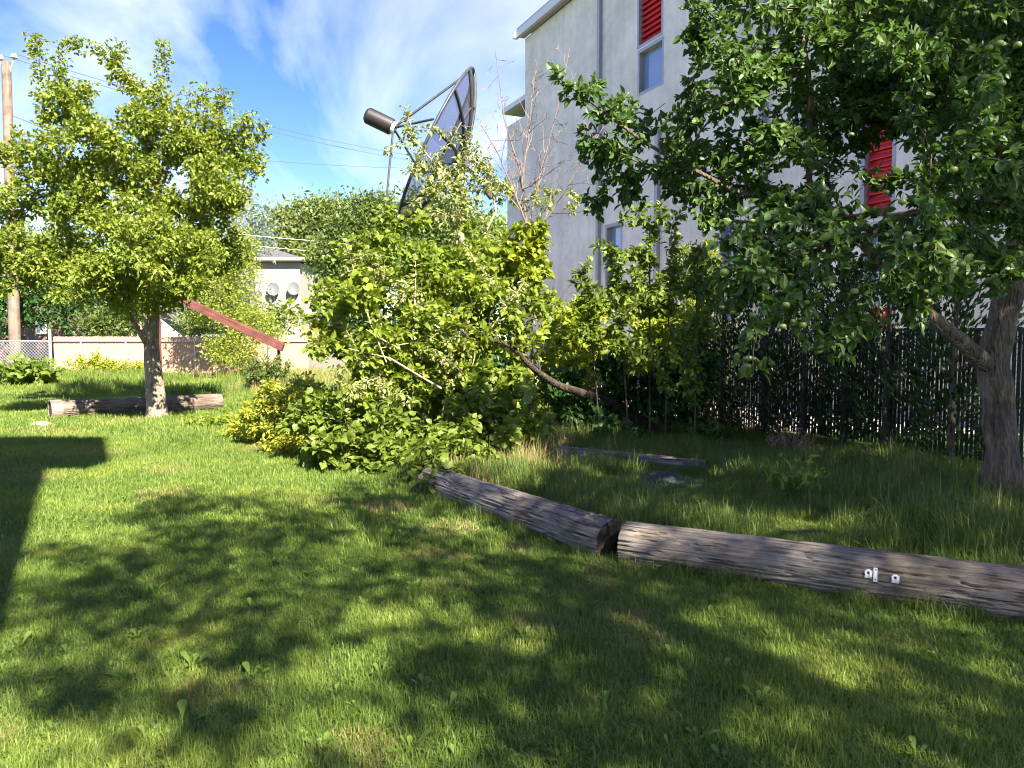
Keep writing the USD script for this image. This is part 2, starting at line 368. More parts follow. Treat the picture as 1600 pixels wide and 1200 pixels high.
# grass: straw and green blades, patches of tone over the lawn
def mat_grass(name, ramp, trans=0.35, straw=(0.30, 0.25, 0.10), straw_share=0.03):
    nodes = {'g': ('geometry', {}), 'oi': ('object_info', {}), 'add': ('math', {'math_type': 'add'}), 'fr': ('math', {'math_type': 'fraction'}),
             'n': ('noise_texture', {'scale': 0.9, 'detail': 4.0, 'roughness': 0.6}), 'mr': ('map_range', {'from_min': 0.3, 'from_max': 0.7, 'to_min': 0.0, 'to_max': 0.6, 'clamp': True}),
             'ms': ('math', {'math_type': 'multiply_add', 'value2': 0.4}),
             'r': ('rgb_ramp', {'ramp': ramp}), 'lt': ('math', {'math_type': 'less_than', 'value2': straw_share}),
             'mx': ('mix_color', {'b': straw}), 'tm': ('mix_color', {'blend_type': 'multiply', 'fac': 1.0, 'b': (1.3, 1.3, 0.6), 'use_clamp': False}),
             'p': ('principled_bsdf', {'roughness': 0.5, 'specular_ior_level': 0.35}), 't': ('translucent_bsdf', {}), 'mix': ('mix_closure', {'fac': trans})}
    links = [('g.random_per_island', 'add.value1'), ('oi.random', 'add.value2'), ('add.value', 'fr.value1'), ('g.position', 'n.vector'), ('n.fac', 'mr.value'),
             ('fr.value', 'ms.value1'), ('mr.result', 'ms.value3'), ('ms.value', 'r.fac'), ('fr.value', 'lt.value1'), ('r.color', 'mx.a'), ('lt.value', 'mx.fac'),
             ('mx.result', 'p.base_color'), ('mx.result', 'tm.a'), ('tm.result', 't.color'), ('p.BSDF', 'mix.closure1'), ('t.BSDF', 'mix.closure2')]
    return usdkit.material(stage, L_ + name, nodes, links, surface='mix.closure')


M['grass'] = mat_grass('grass', [(0, (0.075, 0.14, 0.024)), (0.5, (0.145, 0.215, 0.038)), (1, (0.255, 0.30, 0.058))])
M['grass_rough'] = mat_grass('grass_rough', [(0, (0.075, 0.125, 0.025)), (0.5, (0.125, 0.18, 0.038)), (1, (0.20, 0.235, 0.06))], straw_share=0.05)
M['grass_dry'] = mat_grass('grass_dry', [(0, (0.17, 0.19, 0.05)), (0.5, (0.30, 0.27, 0.10)), (1, (0.42, 0.36, 0.17))], straw=(0.5, 0.4, 0.22), straw_share=0.35)
M['ground'] = usdkit.material(stage, L_ + 'ground', {
    'g': ('geometry', {}), 'n': ('noise_texture', {'scale': 1.1, 'detail': 6.0, 'roughness': 0.65}), 'n2': ('noise_texture', {'scale': 35.0, 'detail': 4.0, 'roughness': 0.7}),
    'mixn': ('math', {'math_type': 'multiply_add', 'value2': 0.5}), 'half': ('math', {'math_type': 'multiply', 'value2': 0.5}),
    'r': ('rgb_ramp', {'ramp': [(0.3, (0.035, 0.065, 0.014)), (0.55, (0.06, 0.10, 0.02)), (0.75, (0.085, 0.12, 0.03))]}),
    'b': ('bump', {'strength': 0.7, 'distance': 0.03}), 'p': ('principled_bsdf', {'roughness': 0.95, 'specular_ior_level': 0.1})},
    [('g.position', 'n.vector'), ('g.position', 'n2.vector'), ('n2.fac', 'half.value1'), ('n.fac', 'mixn.value1'), ('half.value', 'mixn.value3'), ('mixn.value', 'r.fac'),
     ('r.color', 'p.base_color'), ('n2.fac', 'b.height'), ('b.normal', 'p.normal')], surface='p.BSDF')

# dish screen: fine dark wire screen, half open
M['dish_screen'] = usdkit.material(stage, L_ + 'dish_screen', {
    'p': ('principled_bsdf', {'base_color': (0.05, 0.055, 0.06), 'roughness': 0.5}), 't': ('transparent_bsdf', {}), 'mix': ('mix_closure', {'fac': 0.34})},
    [('p.BSDF', 'mix.closure1'), ('t.BSDF', 'mix.closure2')], surface='mix.closure')

# ------------------------------------------------------------------ ground
xs = np.unique(np.concatenate([np.linspace(-400, -30, 16), np.linspace(-30, -12, 24), np.linspace(-12, 12, 130), np.linspace(12, 30, 20), np.linspace(30, 400, 14)]))
ys = np.unique(np.concatenate([np.linspace(-60, -6, 12), np.linspace(-6, 2, 14), np.linspace(2, 16, 110), np.linspace(16, 34, 40), np.linspace(34, 600, 16)]))
X, Y = np.meshgrid(xs, ys, indexing='ij')
V = np.stack([X, Y, gz(X, Y)], -1).reshape(-1, 3)
i, j = np.meshgrid(np.arange(len(xs) - 1), np.arange(len(ys) - 1), indexing='ij')
q = i * len(ys) + j
F = np.concatenate([np.stack([q, q + len(ys), q + len(ys) + 1], -1).reshape(-1, 3), np.stack([q, q + len(ys) + 1, q + 1], -1).reshape(-1, 3)])
tag(obj('ground', (V, F), M['ground'], smooth=True), kind='structure')

# ------------------------------------------------------------------ the slatted fence line and the grey building behind it
FC = 9.73                                                            # fence: x = FC - 0.464 y
FD = unit(np.array([-0.464, 1.0, 0]))                                # along the fence, away from the camera
FN = np.array([-FD[1], FD[0], 0])                                    # towards our side
BC = 14.14


def line_pt(c, y):
    return np.array([c - 0.464 * y, y, 0.0])


# gravel strip between the fence and the building
a0, a1, b0, b1 = line_pt(FC + .1, 0), line_pt(FC + .1, 30), line_pt(BC + .5, 0), line_pt(BC + .5, 30)
n = 24
va = np.array([a0 + (a1 - a0) * t for t in np.linspace(0, 1, n)])
vb = np.array([b0 + (b1 - b0) * t for t in np.linspace(0, 1, n)])
vg = np.vstack([va, vb])
vg[:, 2] = 0.36 * smooth01((vg[:, 1] - 15) / 14) + 0.075
k = np.arange(n - 1)
tag(obj('gravel_path', (vg, np.vstack([np.stack([k, k + n, k + n + 1], -1), np.stack([k, k + n + 1, k + 1], -1)])), M['gravel']), kind='structure')


def face_hit(px, py):
    """Spot of the photograph on the building's face: (metres from its far corner towards the camera, height)."""
    r = ray(px, py)
    y = BC / (r[0] + 0.464)
    p = EYE + r * y
    return float((CORNER - p)[:2] @ FD[:2]), float(p[2])


CORNER = line_pt(BC, 29.4)
BROT = math.atan2(-FD[1], -FD[0])                                    # local x runs along the face towards the camera, local y = into the building... see below
# local frame: x along -FD, y = outward normal FN, z up
bld = thing('grey_building', 'tall grey stucco building with red louvred window bays behind the slatted fence', 'building', CORNER)
_bm = Gf.Matrix4d(*[float(v) for v in np.array([[-FD[0], -FD[1], 0, 0], [-FN[0], -FN[1], 0, 0], [0, 0, 1, 0], [CORNER[0], CORNER[1], 0, 1]]).ravel()])
UsdGeom.Xformable(bld).ClearXformOpOrder()
UsdGeom.Xformable(bld).AddTransformOp().Set(_bm)
# in this frame y points INTO the building (-FN)
from shapely.geometry import Polygon, box as sbox
TOPZ = face_hit(819, 62)[1]
holes = []


def window_rect(px0, px1, py0, py1):
    u0, u1 = face_hit(px0, (py0 + py1) / 2)[0], face_hit(px1, (py0 + py1) / 2)[0]
    z1, z0 = face_hit(px0, py0)[1], face_hit(px0, py1)[1]
    return u0, u1, z0, z1


bays = [('louver', window_rect(996, 1037, -120, 78)), ('window', window_rect(996, 1037, 80, 152)), ('window', window_rect(945, 972, 352, 500)),
        ('window', window_rect(1122, 1148, 325, 520)), ('window', window_rect(1345, 1400, 20, 160)), ('louver', window_rect(1345, 1400, 166, 345)),
        ('window', window_rect(1345, 1400, 350, 470)), ('louver', window_rect(1345, 1400, 474, 520)), ('window', window_rect(1186, 1200, 150, 330))]
LEN = 23.0
wallp = sbox(0, -0.5, LEN, TOPZ)
for kind, (u0, u1, z0, z1) in bays:
    wallp = wallp.difference(sbox(u0, z0, u1, min(z1, TOPZ - .3)))
wm = trimesh.creation.extrude_polygon(wallp, 0.3, engine='earcut')
wm.apply_transform(np.array([[1, 0, 0, 0], [0, 0, 1, 0], [0, 1, 0, 0], [0, 0, 0, 1.0]]))   # polygon y -> z, depth -> y
wm.fix_normals()
obj('wall', wm, M['stucco'], bld)
obj('body', box(LEN - .02, 9.6, TOPZ + .46, (LEN / 2, 5.12, TOPZ / 2 - .27)), M['trim_grey'], bld)
# lower wing at the far end
wz = face_hit(776, 198)[1]
obj('wing', box(2.5, 8, wz + .5, (-1.26, 4.4, wz / 2 - .25)), M['stucco'], bld)
obj('wing_roof', box(2.6, 8.4, .2, (-1.31, 4.4, wz + .602)), M['fascia'], bld)
rf = obj('roof', box(LEN + .3, 10.3, .08, (LEN / 2 + .05, 4.85, TOPZ + .33)), M['trim_grey'], bld)
obj('fascia', box(LEN + .36, .12, .27, (LEN / 2 + .05, -.27, TOPZ + .15)), M['fascia'], rf)
obj('soffit', box(LEN + .2, .2, .05, (LEN / 2 + .05, -.106, TOPZ + .05)), M['trim_grey'], rf)
obj('gutter_end', box(.16, .2, .22, (-.22, -.30, TOPZ + .14)), M['white_paint'], rf)
for kind, (u0, u1, z0, z1) in bays:
    z1 = min(z1, TOPZ - .3)
    w, h, c = u1 - u0, z1 - z0, (u0 + u1) / 2
    fr = [box(.09, .2, h - .006, (u0 + .048, .10, (z0 + z1) / 2)), box(.09, .2, h - .006, (u1 - .048, .10, (z0 + z1) / 2)),
          box(w - .2, .2, .09, (c, .10, z0 + .048)), box(w - .2, .2, .09, (c, .10, z1 - .048))]
    f = obj('window_frame' if kind == 'window' else 'louvre_frame', cat(fr), M['trim_grey'], bld)
    if kind == 'window':
        obj('pane', box(w - .19, .02, h - .19, (c, .18, (z0 + z1) / 2)), M['glass'], f)
    else:
        obj('back_panel', box(w - .19, .02, h - .19, (c, .20, (z0 + z1) / 2)), M['red_panel'], f)
        ns = max(2, int((h - .2) / .16))
        for s in range(ns):
            zz = z0 + .12 + (s + .5) * (h - .24) / ns
            b_ = box(w - .2, .022, .12)
            b_.apply_transform(trimesh.transformations.rotation_matrix(-0.6, [1, 0, 0]))
            b_.apply_translation((c, .11, zz))
            obj('louvre_slat', b_, M['red_panel'], f)
for px, py0, py1 in ((938, -200, 500), (1030, 200, 520), (1192, -100, 520)):
    u = face_hit(px, 300)[0]
    z1 = min(face_hit(px, py0)[1], TOPZ)
    z0 = max(face_hit(px, py1)[1], 0.1)
    obj('downpipe', box(.14, .12, z1 - z0, (u, -.066, (z0 + z1) / 2)), M['trim_grey'], bld)

# ------------------------------------------------------------------ slatted fence
P0, P1 = line_pt(FC, 6.0), line_pt(FC, 19.5)
flen = np.linalg.norm(P1 - P0)
fence = thing('slatted_fence', 'dark brown slatted chain link fence letting streaks of light through', 'fence', P0, math.atan2(FD[1], FD[0]))
FH = 1.62


def fz(s):
    p = P0 + FD * s
    return float(gz(p[0], p[1]))


rng = np.random.default_rng(4)
ns = 255
pitch = flen / ns
for s in range(ns):
    x = (s + .5) * pitch
    tilt = rng.normal(0, .004)
    w = pitch * rng.uniform(.66, .79)
    h = FH - .04 + rng.uniform(-.05, .01)
    m = box(w, .006, h, (0, rng.normal(0, .002), h / 2 + .06))
    m.apply_transform(trimesh.transformations.rotation_matrix(tilt, [0, 1, 0]))
    m.apply_translation((x, 0, fz(x)))
    obj('slat', m, M['slat'], fence)
for x in np.arange(0.0, flen + .1, 2.25):
    obj('fence_post', tube([(x, -.05, fz(x) - .1), (x, -.05, fz(x) + FH + .08)], .03, 8), M['fence_wire'], fence)
obj('top_rail', tube([(x, -.03, fz(x) + FH) for x in np.linspace(0, flen, 12)], .021, 6), M['fence_wire'], fence)
wires = []
for s in np.arange(-1.8, flen, .075):
    for dx in (1, -1):
        a = np.array([s if dx > 0 else s + 1.75, .012 * dx, 0.05]); b = np.array([s + 1.75 if dx > 0 else s, .012 * dx, FH])
        if a[0] < 0 or a[0] > flen or b[0] < 0 or b[0] > flen:
            continue
        a[2] += fz(a[0]); b[2] += fz(b[0])
        wires.append(tube([a, b], .0028, 3, caps=False))
tag(obj('chain_wire', join(wires), M['fence_wire'], fence), kind='stuff')


# ------------------------------------------------------------------ plants: skeleton growth, wood, leaves
def sample_blobs(blobs, n, rng, shell=0.35):
    """n points in blobs given as (photo x, photo y, distance, radius in photo pixels[, depth factor])."""
    c, r = [], []
    for b in blobs:
        c.append(at(b[0], b[1], b[2]))
        rr = b[3] * b[2] / FOC
        r.append((rr, rr * (b[4] if len(b) > 4 else 1.0), rr))
    c, r = np.array(c), np.array(r)
    w = r.prod(1) ** 0.66
    k = rng.choice(len(c), n, p=w / w.sum())
    d = unit(rng.normal(size=(n, 3)))
    s = rng.uniform(0, 1, n) ** shell
    return c[k] + d * r[k] * s[:, None]


def world_blobs(blobs, n, rng, shell=0.35):
    c = np.array([b[:3] for b in blobs], float)
    r = np.array([b[3:] if len(b) == 6 else (b[3],) * 3 for b in blobs], float)
    w = r.prod(1) ** 0.8
    k = rng.choice(len(c), n, p=w / w.sum())
    return c[k] + unit(rng.normal(size=(n, 3))) * r[k] * (rng.uniform(0, 1, n) ** shell)[:, None]


def clumped(att, scale, thr, seed):
    return att[meshkit.fbm(att * scale, 2, seed) > thr]


def grow(lines, att, step=0.2, kill=None, infl=None, iters=120, bias=(0, 0, 0.1), rng=None):
    """Space colonisation from hand-laid limbs to the attractors: nodes, parents, index of the line each hand-laid node belongs to (-1: grown)."""
    nodes, par, lid = [], [], []
    for li, ln in enumerate(lines):
        ln = np.asarray(ln, float)
        dense = [ln[0]]
        for a, b in zip(ln[:-1], ln[1:]):
            m = max(1, int(np.ceil(np.linalg.norm(b - a) / step)))
            dense += [a + (b - a) * t for t in np.linspace(0, 1, m + 1)[1:]]
        first = -1
        if nodes and np.min(np.linalg.norm(np.array(nodes) - dense[0], axis=1)) < step * 4:
            first = int(np.argmin(np.linalg.norm(np.array(nodes) - dense[0], axis=1)))
            dense = dense[1:] if len(dense) > 1 else dense
        for d in dense:
            nodes.append(d); par.append(first); lid.append(li)
            first = len(nodes) - 1
    kill = kill or step * 1.4
    infl = infl or 1e9
    rng = rng or np.random.default_rng(1)
    att = np.array(att)
    bias = np.array(bias)
    for _ in range(iters):
        if not len(att):
            break
        arr = np.array(nodes)
        d, i = cKDTree(arr).query(att)
        keep = d > kill
        att, d, i = att[keep], d[keep], i[keep]
        if not len(att):
            break
        use = d < infl
        if not use.any():
            break
        vec = unit(att[use] - arr[i[use]])
        ids, inv = np.unique(i[use], return_inverse=True)
        s = np.zeros((len(ids), 3))
        np.add.at(s, inv, vec)
        s = unit(unit(s) + bias + rng.normal(0, .18, s.shape))
        for a, v in zip(ids, s):
            nodes.append(arr[a] + v * step); par.append(int(a)); lid.append(-1)
    return np.array(nodes), np.array(par), np.array(lid)


def radii(par, tip=0.004, p=2.4, cap=None):
    r = np.zeros(len(par))
    acc = np.zeros(len(par))
    for k in range(len(par) - 1, -1, -1):
        r[k] = max(acc[k], tip ** p) ** (1 / p)
        if par[k] >= 0:
            acc[par[k]] += r[k] ** p
    # children may precede parents only in hand-laid order, never the other way
    return r


def chains(par, r):
    kids = {}
    for k, p in enumerate(par):
        kids.setdefault(p, []).append(k)
    out, stack = [], [(-1, k) for k in kids.get(-1, [])]
    while stack:
        p, k = stack.pop()
        ch = [p, k] if p >= 0 else [k]
        while k in kids:
            ks = sorted(kids[k], key=lambda q: -r[q])
            stack += [(k, q) for q in ks[1:]]
            k = ks[0]
            ch.append(k)
        out.append(ch)
    return out


TEMPL = {
    # (u along, v across, w up) and faces
    'oval': (np.array([[0, 0, 0], [.22, .40, .10], [.22, -.40, .10], [.55, .50, .09], [.55, -.50, .09], [.84, .26, -.02], [.84, -.26, -.02], [1, 0, -.13], [.5, 0, 0]], float),
             np.array([[0, 8, 1], [0, 2, 8], [1, 8, 3], [2, 4, 8], [3, 8, 5], [4, 6, 8], [5, 8, 7], [6, 7, 8]])),
    'broad': (np.array([[0, 0, 0], [.08, .42, .06], [.08, -.42, .06], [.42, .55, .10], [.42, -.55, .10], [.74, .28, .02], [.74, -.28, .02], [1.05, 0, -.16], [.4, 0, 0]], float),
              np.array([[0, 8, 1], [0, 2, 8], [1, 8, 3], [2, 4, 8], [3, 8, 5], [4, 6, 8], [5, 8, 7], [6, 7, 8]])),
    'diamond': (np.array([[0, 0, 0], [.45, .36, .08], [.45, -.36, .08], [1, 0, -.08]], float), np.array([[0, 2, 1], [1, 2, 3]])),
    'needle': (np.array([[0, 0, 0], [.5, .13, .03], [.5, -.13, .03], [1, 0, -.05]], float), np.array([[0, 2, 1], [1, 2, 3]])),
}


def leaf_mesh(P, axis, nrm, L, W, kind):
    t, f = TEMPL[kind]
    axis = unit(axis)
    side = unit(np.cross(nrm, axis))
    up = np.cross(axis, side)
    v = P[:, None] + t[None, :, 0, None] * (axis * L[:, None])[:, None] + t[None, :, 1, None] * (side * W[:, None])[:, None] + t[None, :, 2, None] * (up * L[:, None])[:, None]
    ff = f[None] + (np.arange(len(P)) * len(t))[:, None, None]
    return v.reshape(-1, 3), ff.reshape(-1, 3)


def leaves_on(nodes, par, r, rng, cluster=1, per=4, thin=0.012, size=0.07, ratio=0.6, spread=0.06, kind='oval', droop=0.25, upn=0.9, flat=0.6, sel=None, sizevar=0.36):
    idx = np.nonzero((r < thin) & (par >= 0))[0]
    if sel is not None:
        idx = idx[sel(nodes[idx])]
    idx = np.repeat(idx, per) if per < 100 else np.sort(rng.choice(idx, per))
    if cluster > 1:
        idx = np.repeat(idx[rng.permutation(len(idx))[:max(1, len(idx) // cluster)]], cluster)
    n = len(idx)
    d = unit(nodes[idx] - nodes[par[idx]])
    out = unit(rng.normal(size=(n, 3)))
    if cluster > 1:
        out = np.repeat(out[::cluster], cluster, 0)
        uu, vv = (np.repeat(rng.uniform(0, 1, (len(out) // cluster, 1)), cluster, 0) for _ in range(2))
    out = unit(out - (out * d).sum(1, keepdims=True) * d * .7)
    if cluster > 1:
        P = nodes[idx] - (nodes[idx] - nodes[par[idx]]) * uu + out * (.1 + vv) * spread + rng.normal(0, size * .10, (n, 3))
        out = unit(out * .45 + rng.normal(0, .75, (n, 3)))
    else:
        P = nodes[idx] - (nodes[idx] - nodes[par[idx]]) * rng.uniform(0, 1, (n, 1)) + out * rng.uniform(0.1, 1, (n, 1)) * spread
    ax = unit(out * 1.0 + d * .55 + np.array([0, 0, -droop]) + rng.normal(0, .3, (n, 3)))
    nr = unit(np.array([0, 0, upn]) + out * .25 + rng.normal(0, flat, (n, 3)))
    L = size * np.clip(rng.normal(1, sizevar, n), .4, 1.7)
    return P, ax, nr, L, L * ratio * rng.uniform(.8, 1.2, n)


def wood(parent, nodes, par, r, mat, twig_mat, limb_r=0.03, trunk_r=None, k_big=12, name='limb', lid=None, rmin=0.0):
    """Trunk (first chain), limbs one by one, and the twigs joined."""
    ch = chains(par, r)
    ch.sort(key=lambda c: -r[c[1] if len(c) > 1 else c[0]])
    tw = []
    first = True
    for c in ch:
        if len(c) < 2:
            continue
        rad = r[c].copy()
        if c[0] != c[0] or (par[c[0]] is not None and len(c) > 1 and rad[0] > rad[1] * 1.3):
            rad[0] = rad[1]
        pts = nodes[c]
        R = rad.max()
        if first or R > limb_r:
            pp = pts.copy()
            if len(pp) > 3:
                pp[1:-1] = (pts[:-2] + 2 * pts[1:-1] + pts[2:]) / 4
            m = tube(pp, rad, k_big if R > .05 else 7)
            if R > .05:
                v, f = m
                nn = meshkit.noise(v * np.array([14, 14, 5.0]), 7) - .5 + .8 * (meshkit.noise(v * 5.0, 8) - .5)
                cen = np.vstack([np.repeat(pp, k_big, 0), pp[:1], pp[-1:]])
                v = v + (v - cen) * (0.30 * nn)[:, None]
                m = (v, f)
            obj('trunk' if first else name, m, mat, parent, smooth=True)
            first = False
        else:
            tw.append(tube(pts, np.maximum(rad, rmin), 4 if R > .012 else 3, caps=False))
    if tw:
        tag(obj('twigs', join(tw), twig_mat, parent, smooth=True), kind='stuff')


def in_frame(P, margin=20):
    d = P - EYE
    fwd = d[:, 1] * CP - d[:, 2] * SP
    u = d[:, 1] * SP + d[:, 2] * CP
    fwd = np.where(fwd > .3, fwd, np.nan)
    px, py = 800 + FOC * d[:, 0] / fwd, 600 - FOC * u / fwd
    return (px > -margin) & (px < 1600 + margin) & (py > -margin) & (py < 1200 + margin), px, py, fwd


def foliage(parent, arrs, kind, mat, mat_twig=None, singles=0, name='crown'):
    """The crown as one part; the leaves that show largest in the picture as leaf parts under it."""
    P, ax, nr, L, W = arrs
    pick = np.zeros(len(P), bool)
    if singles:
        ok, px, py, fwd = in_frame(P)
        big = np.where(ok, L / fwd, -1)
        pick[np.argsort(-big)[:singles]] = True
    c = obj(name, leaf_mesh(P[~pick], ax[~pick], nr[~pick], L[~pick], W[~pick], kind), mat, parent)
    for q in np.nonzero(pick)[0]:
        obj('leaf', leaf_mesh(P[q:q + 1], ax[q:q + 1], nr[q:q + 1], L[q:q + 1], W[q:q + 1], kind), mat, c)
    return c


def cards(P, rng, size, ratio=.6, upn=.7, flat=.7, out=None):
    n = len(P)
    ax = unit(rng.normal(size=(n, 3)) + np.array([0, 0, -.2]) + (0 if out is None else out))
    nr = unit(np.array([0, 0, upn]) + rng.normal(0, flat, (n, 3)))
    L = size * np.clip(rng.normal(1, .3, n), .45, 1.6)
    return P, ax, nr, L, L * ratio


# ---- left apple tree in the sun
rng = np.random.default_rng(11)
B = gp(246, 655)
lt = thing('apple_tree', 'sunlit bushy apple tree on the lawn in front of the far log', 'tree')
blobs = [(220, 260, 15, 105), (130, 250, 14.6, 85), (310, 235, 15.2, 75), (90, 330, 14.4, 80), (335, 300, 14.5, 62), (200, 375, 14.0, 85), (285, 390, 14.8, 72), (70, 410, 14, 60),
         (130, 435, 13.7, 50), (345, 380, 15.8, 50), (15, 260, 14.6, 34), (38, 300, 14.4, 44), (5, 430, 14, 44), (30, 220, 14.8, 24), (190, 430, 12.9, 50), (240, 390, 12.6, 62), (150, 400, 12.8, 60), (295, 405, 12.9, 50), (220, 190, 15, 58), (110, 180, 15, 50), (25, 400, 14, 55), (15, 330, 15, 35), (190, 440, 13.6, 45), (270, 440, 14, 40), (330, 430, 15, 35),
         (85, 140, 15, 26), (68, 95, 15, 17), (48, 52, 15, 10), (118, 120, 15, 26), (135, 72, 15, 15), (185, 112, 15, 22), (188, 68, 15, 11), (225, 130, 15, 28), (248, 88, 15, 16), (264, 60, 15, 8),
         (330, 160, 15, 28), (346, 138, 15, 14), (380, 205, 15, 24), (414, 200, 15, 13), (392, 255, 15, 26), (300, 170, 15, 30)]
att = clumped(sample_blobs(blobs, 5200, rng, .45), 1.3, .47, 3)
lines = [[B + (0, 0, -.1), at(242, 600, B[1]), at(236, 540, B[1]), at(238, 480, B[1] - .05), at(245, 420, B[1]), at(250, 330, B[1] + .1), at(240, 230, B[1] + .1)],
         [at(236, 550, B[1]), at(218, 520, B[1] - .2), at(202, 490, B[1] - .4), at(170, 462, B[1] - .7), at(120, 430, B[1] - 1.0)],
         [at(236, 535, B[1]), at(205, 495, B[1] + .2), at(190, 440, B[1] + .4), at(165, 350, B[1] + .4), at(140, 250, B[1] + .2)],
         [at(240, 470, B[1]), at(275, 430, B[1] + .3), at(310, 360, B[1] + .4), at(340, 270, B[1] + .3)]]
nd, pr, li = grow(lines, att, .2, kill=.2, rng=rng, bias=(0, 0, .12))
r = radii(pr, .0055, 2.35)
hand = li == 0
r = np.minimum(r, .2)
zb = nd[:, 2]
r[hand] = np.maximum(r[hand], np.clip(.185 - .028 * (zb[hand] - .2), .05, .2))
base = hand & (zb < .35)
r[base] += .05 * (.35 - zb[base]) / .35
r[li == 1] = np.maximum(r[li == 1], .05)
r[li == 2] = np.maximum(r[li == 2], .06)
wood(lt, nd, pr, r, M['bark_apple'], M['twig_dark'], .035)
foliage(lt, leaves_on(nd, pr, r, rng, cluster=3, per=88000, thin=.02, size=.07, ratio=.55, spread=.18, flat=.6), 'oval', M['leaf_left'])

# ---- right apple tree, close, overhanging
rng = np.random.default_rng(23)
B = gp(1566, 785)
rt = thing('apple_tree', 'large shaded apple tree with green apples overhanging the log at right', 'tree')
blobs = [(1150, 60, 6, 85), (1300, 50, 6.2, 105), (1450, 60, 5.6, 115), (1570, 80, 5.5, 110), (1200, 160, 6.3, 75), (1320, 150, 6.6, 80), (1470, 130, 6, 100), (1580, 220, 5.5, 90),
         (1085, 165, 6.6, 44), (985, 190, 6.8, 40), (940, 150, 6.8, 28), (935, 250, 6.8, 30), (1000, 280, 6.8, 42), (1085, 265, 6.6, 62), (925, 320, 6.9, 26), (1180, 250, 6.6, 70), (1270, 265, 6.4, 62),
         (1480, 270, 5.6, 60), (1095, 15, 6.4, 30), (1120, 330, 6.4, 32),
         (1180, 400, 4.8, 66), (1250, 440, 4.6, 70), (1330, 400, 4.7, 70), (1430, 380, 4.6, 80), (1530, 330, 4.6, 80), (1590, 390, 4.7, 60), (1235, 510, 4.5, 36), (1380, 450, 4.8, 46),
         (1470, 420, 5, 46), (1150, 470, 4.9, 42), (1180, 552, 4.4, 24), (1172, 585, 4.35, 14), (1310, 490, 4.8, 30), (1270, 360, 4.9, 54), (1200, 340, 5.2, 50),
         (1500, 100, 8.6, 110), (1580, 0, 7.5, 160), (1400, 20, 8.2, 120), (1650, 200, 7, 160), (1700, 100, 6, 200), (1650, 380, 5.2, 80), (1430, 180, 5.2, 44), (1520, 420, 5.4, 60), (1150, 130, 5.6, 60), (1240, 330, 5.4, 55), (1560, 150, 4.8, 80), (1420, 60, 5.0, 70), (1300, 260, 5.6, 50), (1600, 300, 4.6, 60), (1350, 415, 4.5, 62), (1440, 425, 4.6, 50), (1545, 420, 4.7, 44), (1300, 450, 4.5, 50), (1400, 440, 4.5, 44), (1480, 380, 4.4, 60), (1210, 470, 4.4, 44), (1230, 235, 6.0, 52), (1295, 215, 5.9, 52), (1190, 300, 6.0, 44), (1300, 335, 5.2, 44), (1455, 300, 5.0, 42), (1260, 300, 5.8, 44), (1360, 520, 4.7, 30), (1440, 470, 4.8, 40), (1270, 530, 4.5, 30)]
att = clumped(sample_blobs(blobs, 8800, rng, .5), 2.6, .45, 5)
y0 = B[1]
lines = [[B + (0, 0, -.12), at(1566, 700, y0), at(1558, 620, y0), at(1552, 570, y0), at(1568, 490, y0 - .05), at(1592, 410, y0 - .1), at(1600, 300, y0 - .2), at(1570, 160, y0 - .3), at(1500, 20, y0 - .5)],
         [at(1550, 578, y0), at(1500, 532, y0 - .2), at(1440, 482, y0 - .4), at(1385, 420, y0 - .5), at(1330, 362, y0 - .5), at(1268, 318, y0 - .5), at(1200, 305, y0 - .5), at(1150, 300, y0 - .5), at(1090, 268, y0 - .5),
          at(1010, 225, y0 - .5), at(930, 165, y0 - .5), at(868, 118, y0 - .5)],
         [at(1330, 362, y0 - .5), at(1250, 392, y0 - .1), at(1175, 412, y0 + .2), at(1090, 462, y0 + .4)],
         [at(1590, 420, y0 - .1), at(1500, 330, y0 - 1.0), at(1420, 330, y0 - 2.0)],
         [at(1268, 318, y0 - .5), at(1262, 250, y0 - .6), at(1268, 150, y0 - .7), at(1255, 60, y0 - .8)],
         [at(1330, 362, y0 - .5), at(1292, 280, y0 - .3), at(1280, 170, y0)],
         [at(1090, 268, y0 - .5), at(1000, 255, y0 - .5), at(905, 205, y0 - .4)]]
nd, pr, li = grow(lines, att, .13, kill=.12, rng=rng, bias=(0, 0, .04))
r = np.minimum(radii(pr, .0035, 2.4), .13)
hand = li == 0
r[hand] = np.maximum(r[hand], np.clip(.140 - .014 * (nd[hand][:, 2] - .3), .05, .2))
base = hand & (nd[:, 2] < .5)
r[base] += .045 * (.5 - nd[base][:, 2]) / .5
one = np.nonzero(li == 1)[0]
r[one] = np.maximum(r[one] * .6, np.interp(np.arange(len(one)) / len(one), [0, .25, .55, 1], [.082, .046, .024, .005]))
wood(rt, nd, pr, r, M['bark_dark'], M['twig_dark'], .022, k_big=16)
la = leaves_on(nd, pr, r, rng, cluster=5, per=98000, thin=.012, size=.057, ratio=.58, spread=.08, droop=.3, flat=.55)
foliage(rt, la, 'oval', M['leaf_right'], singles=300)
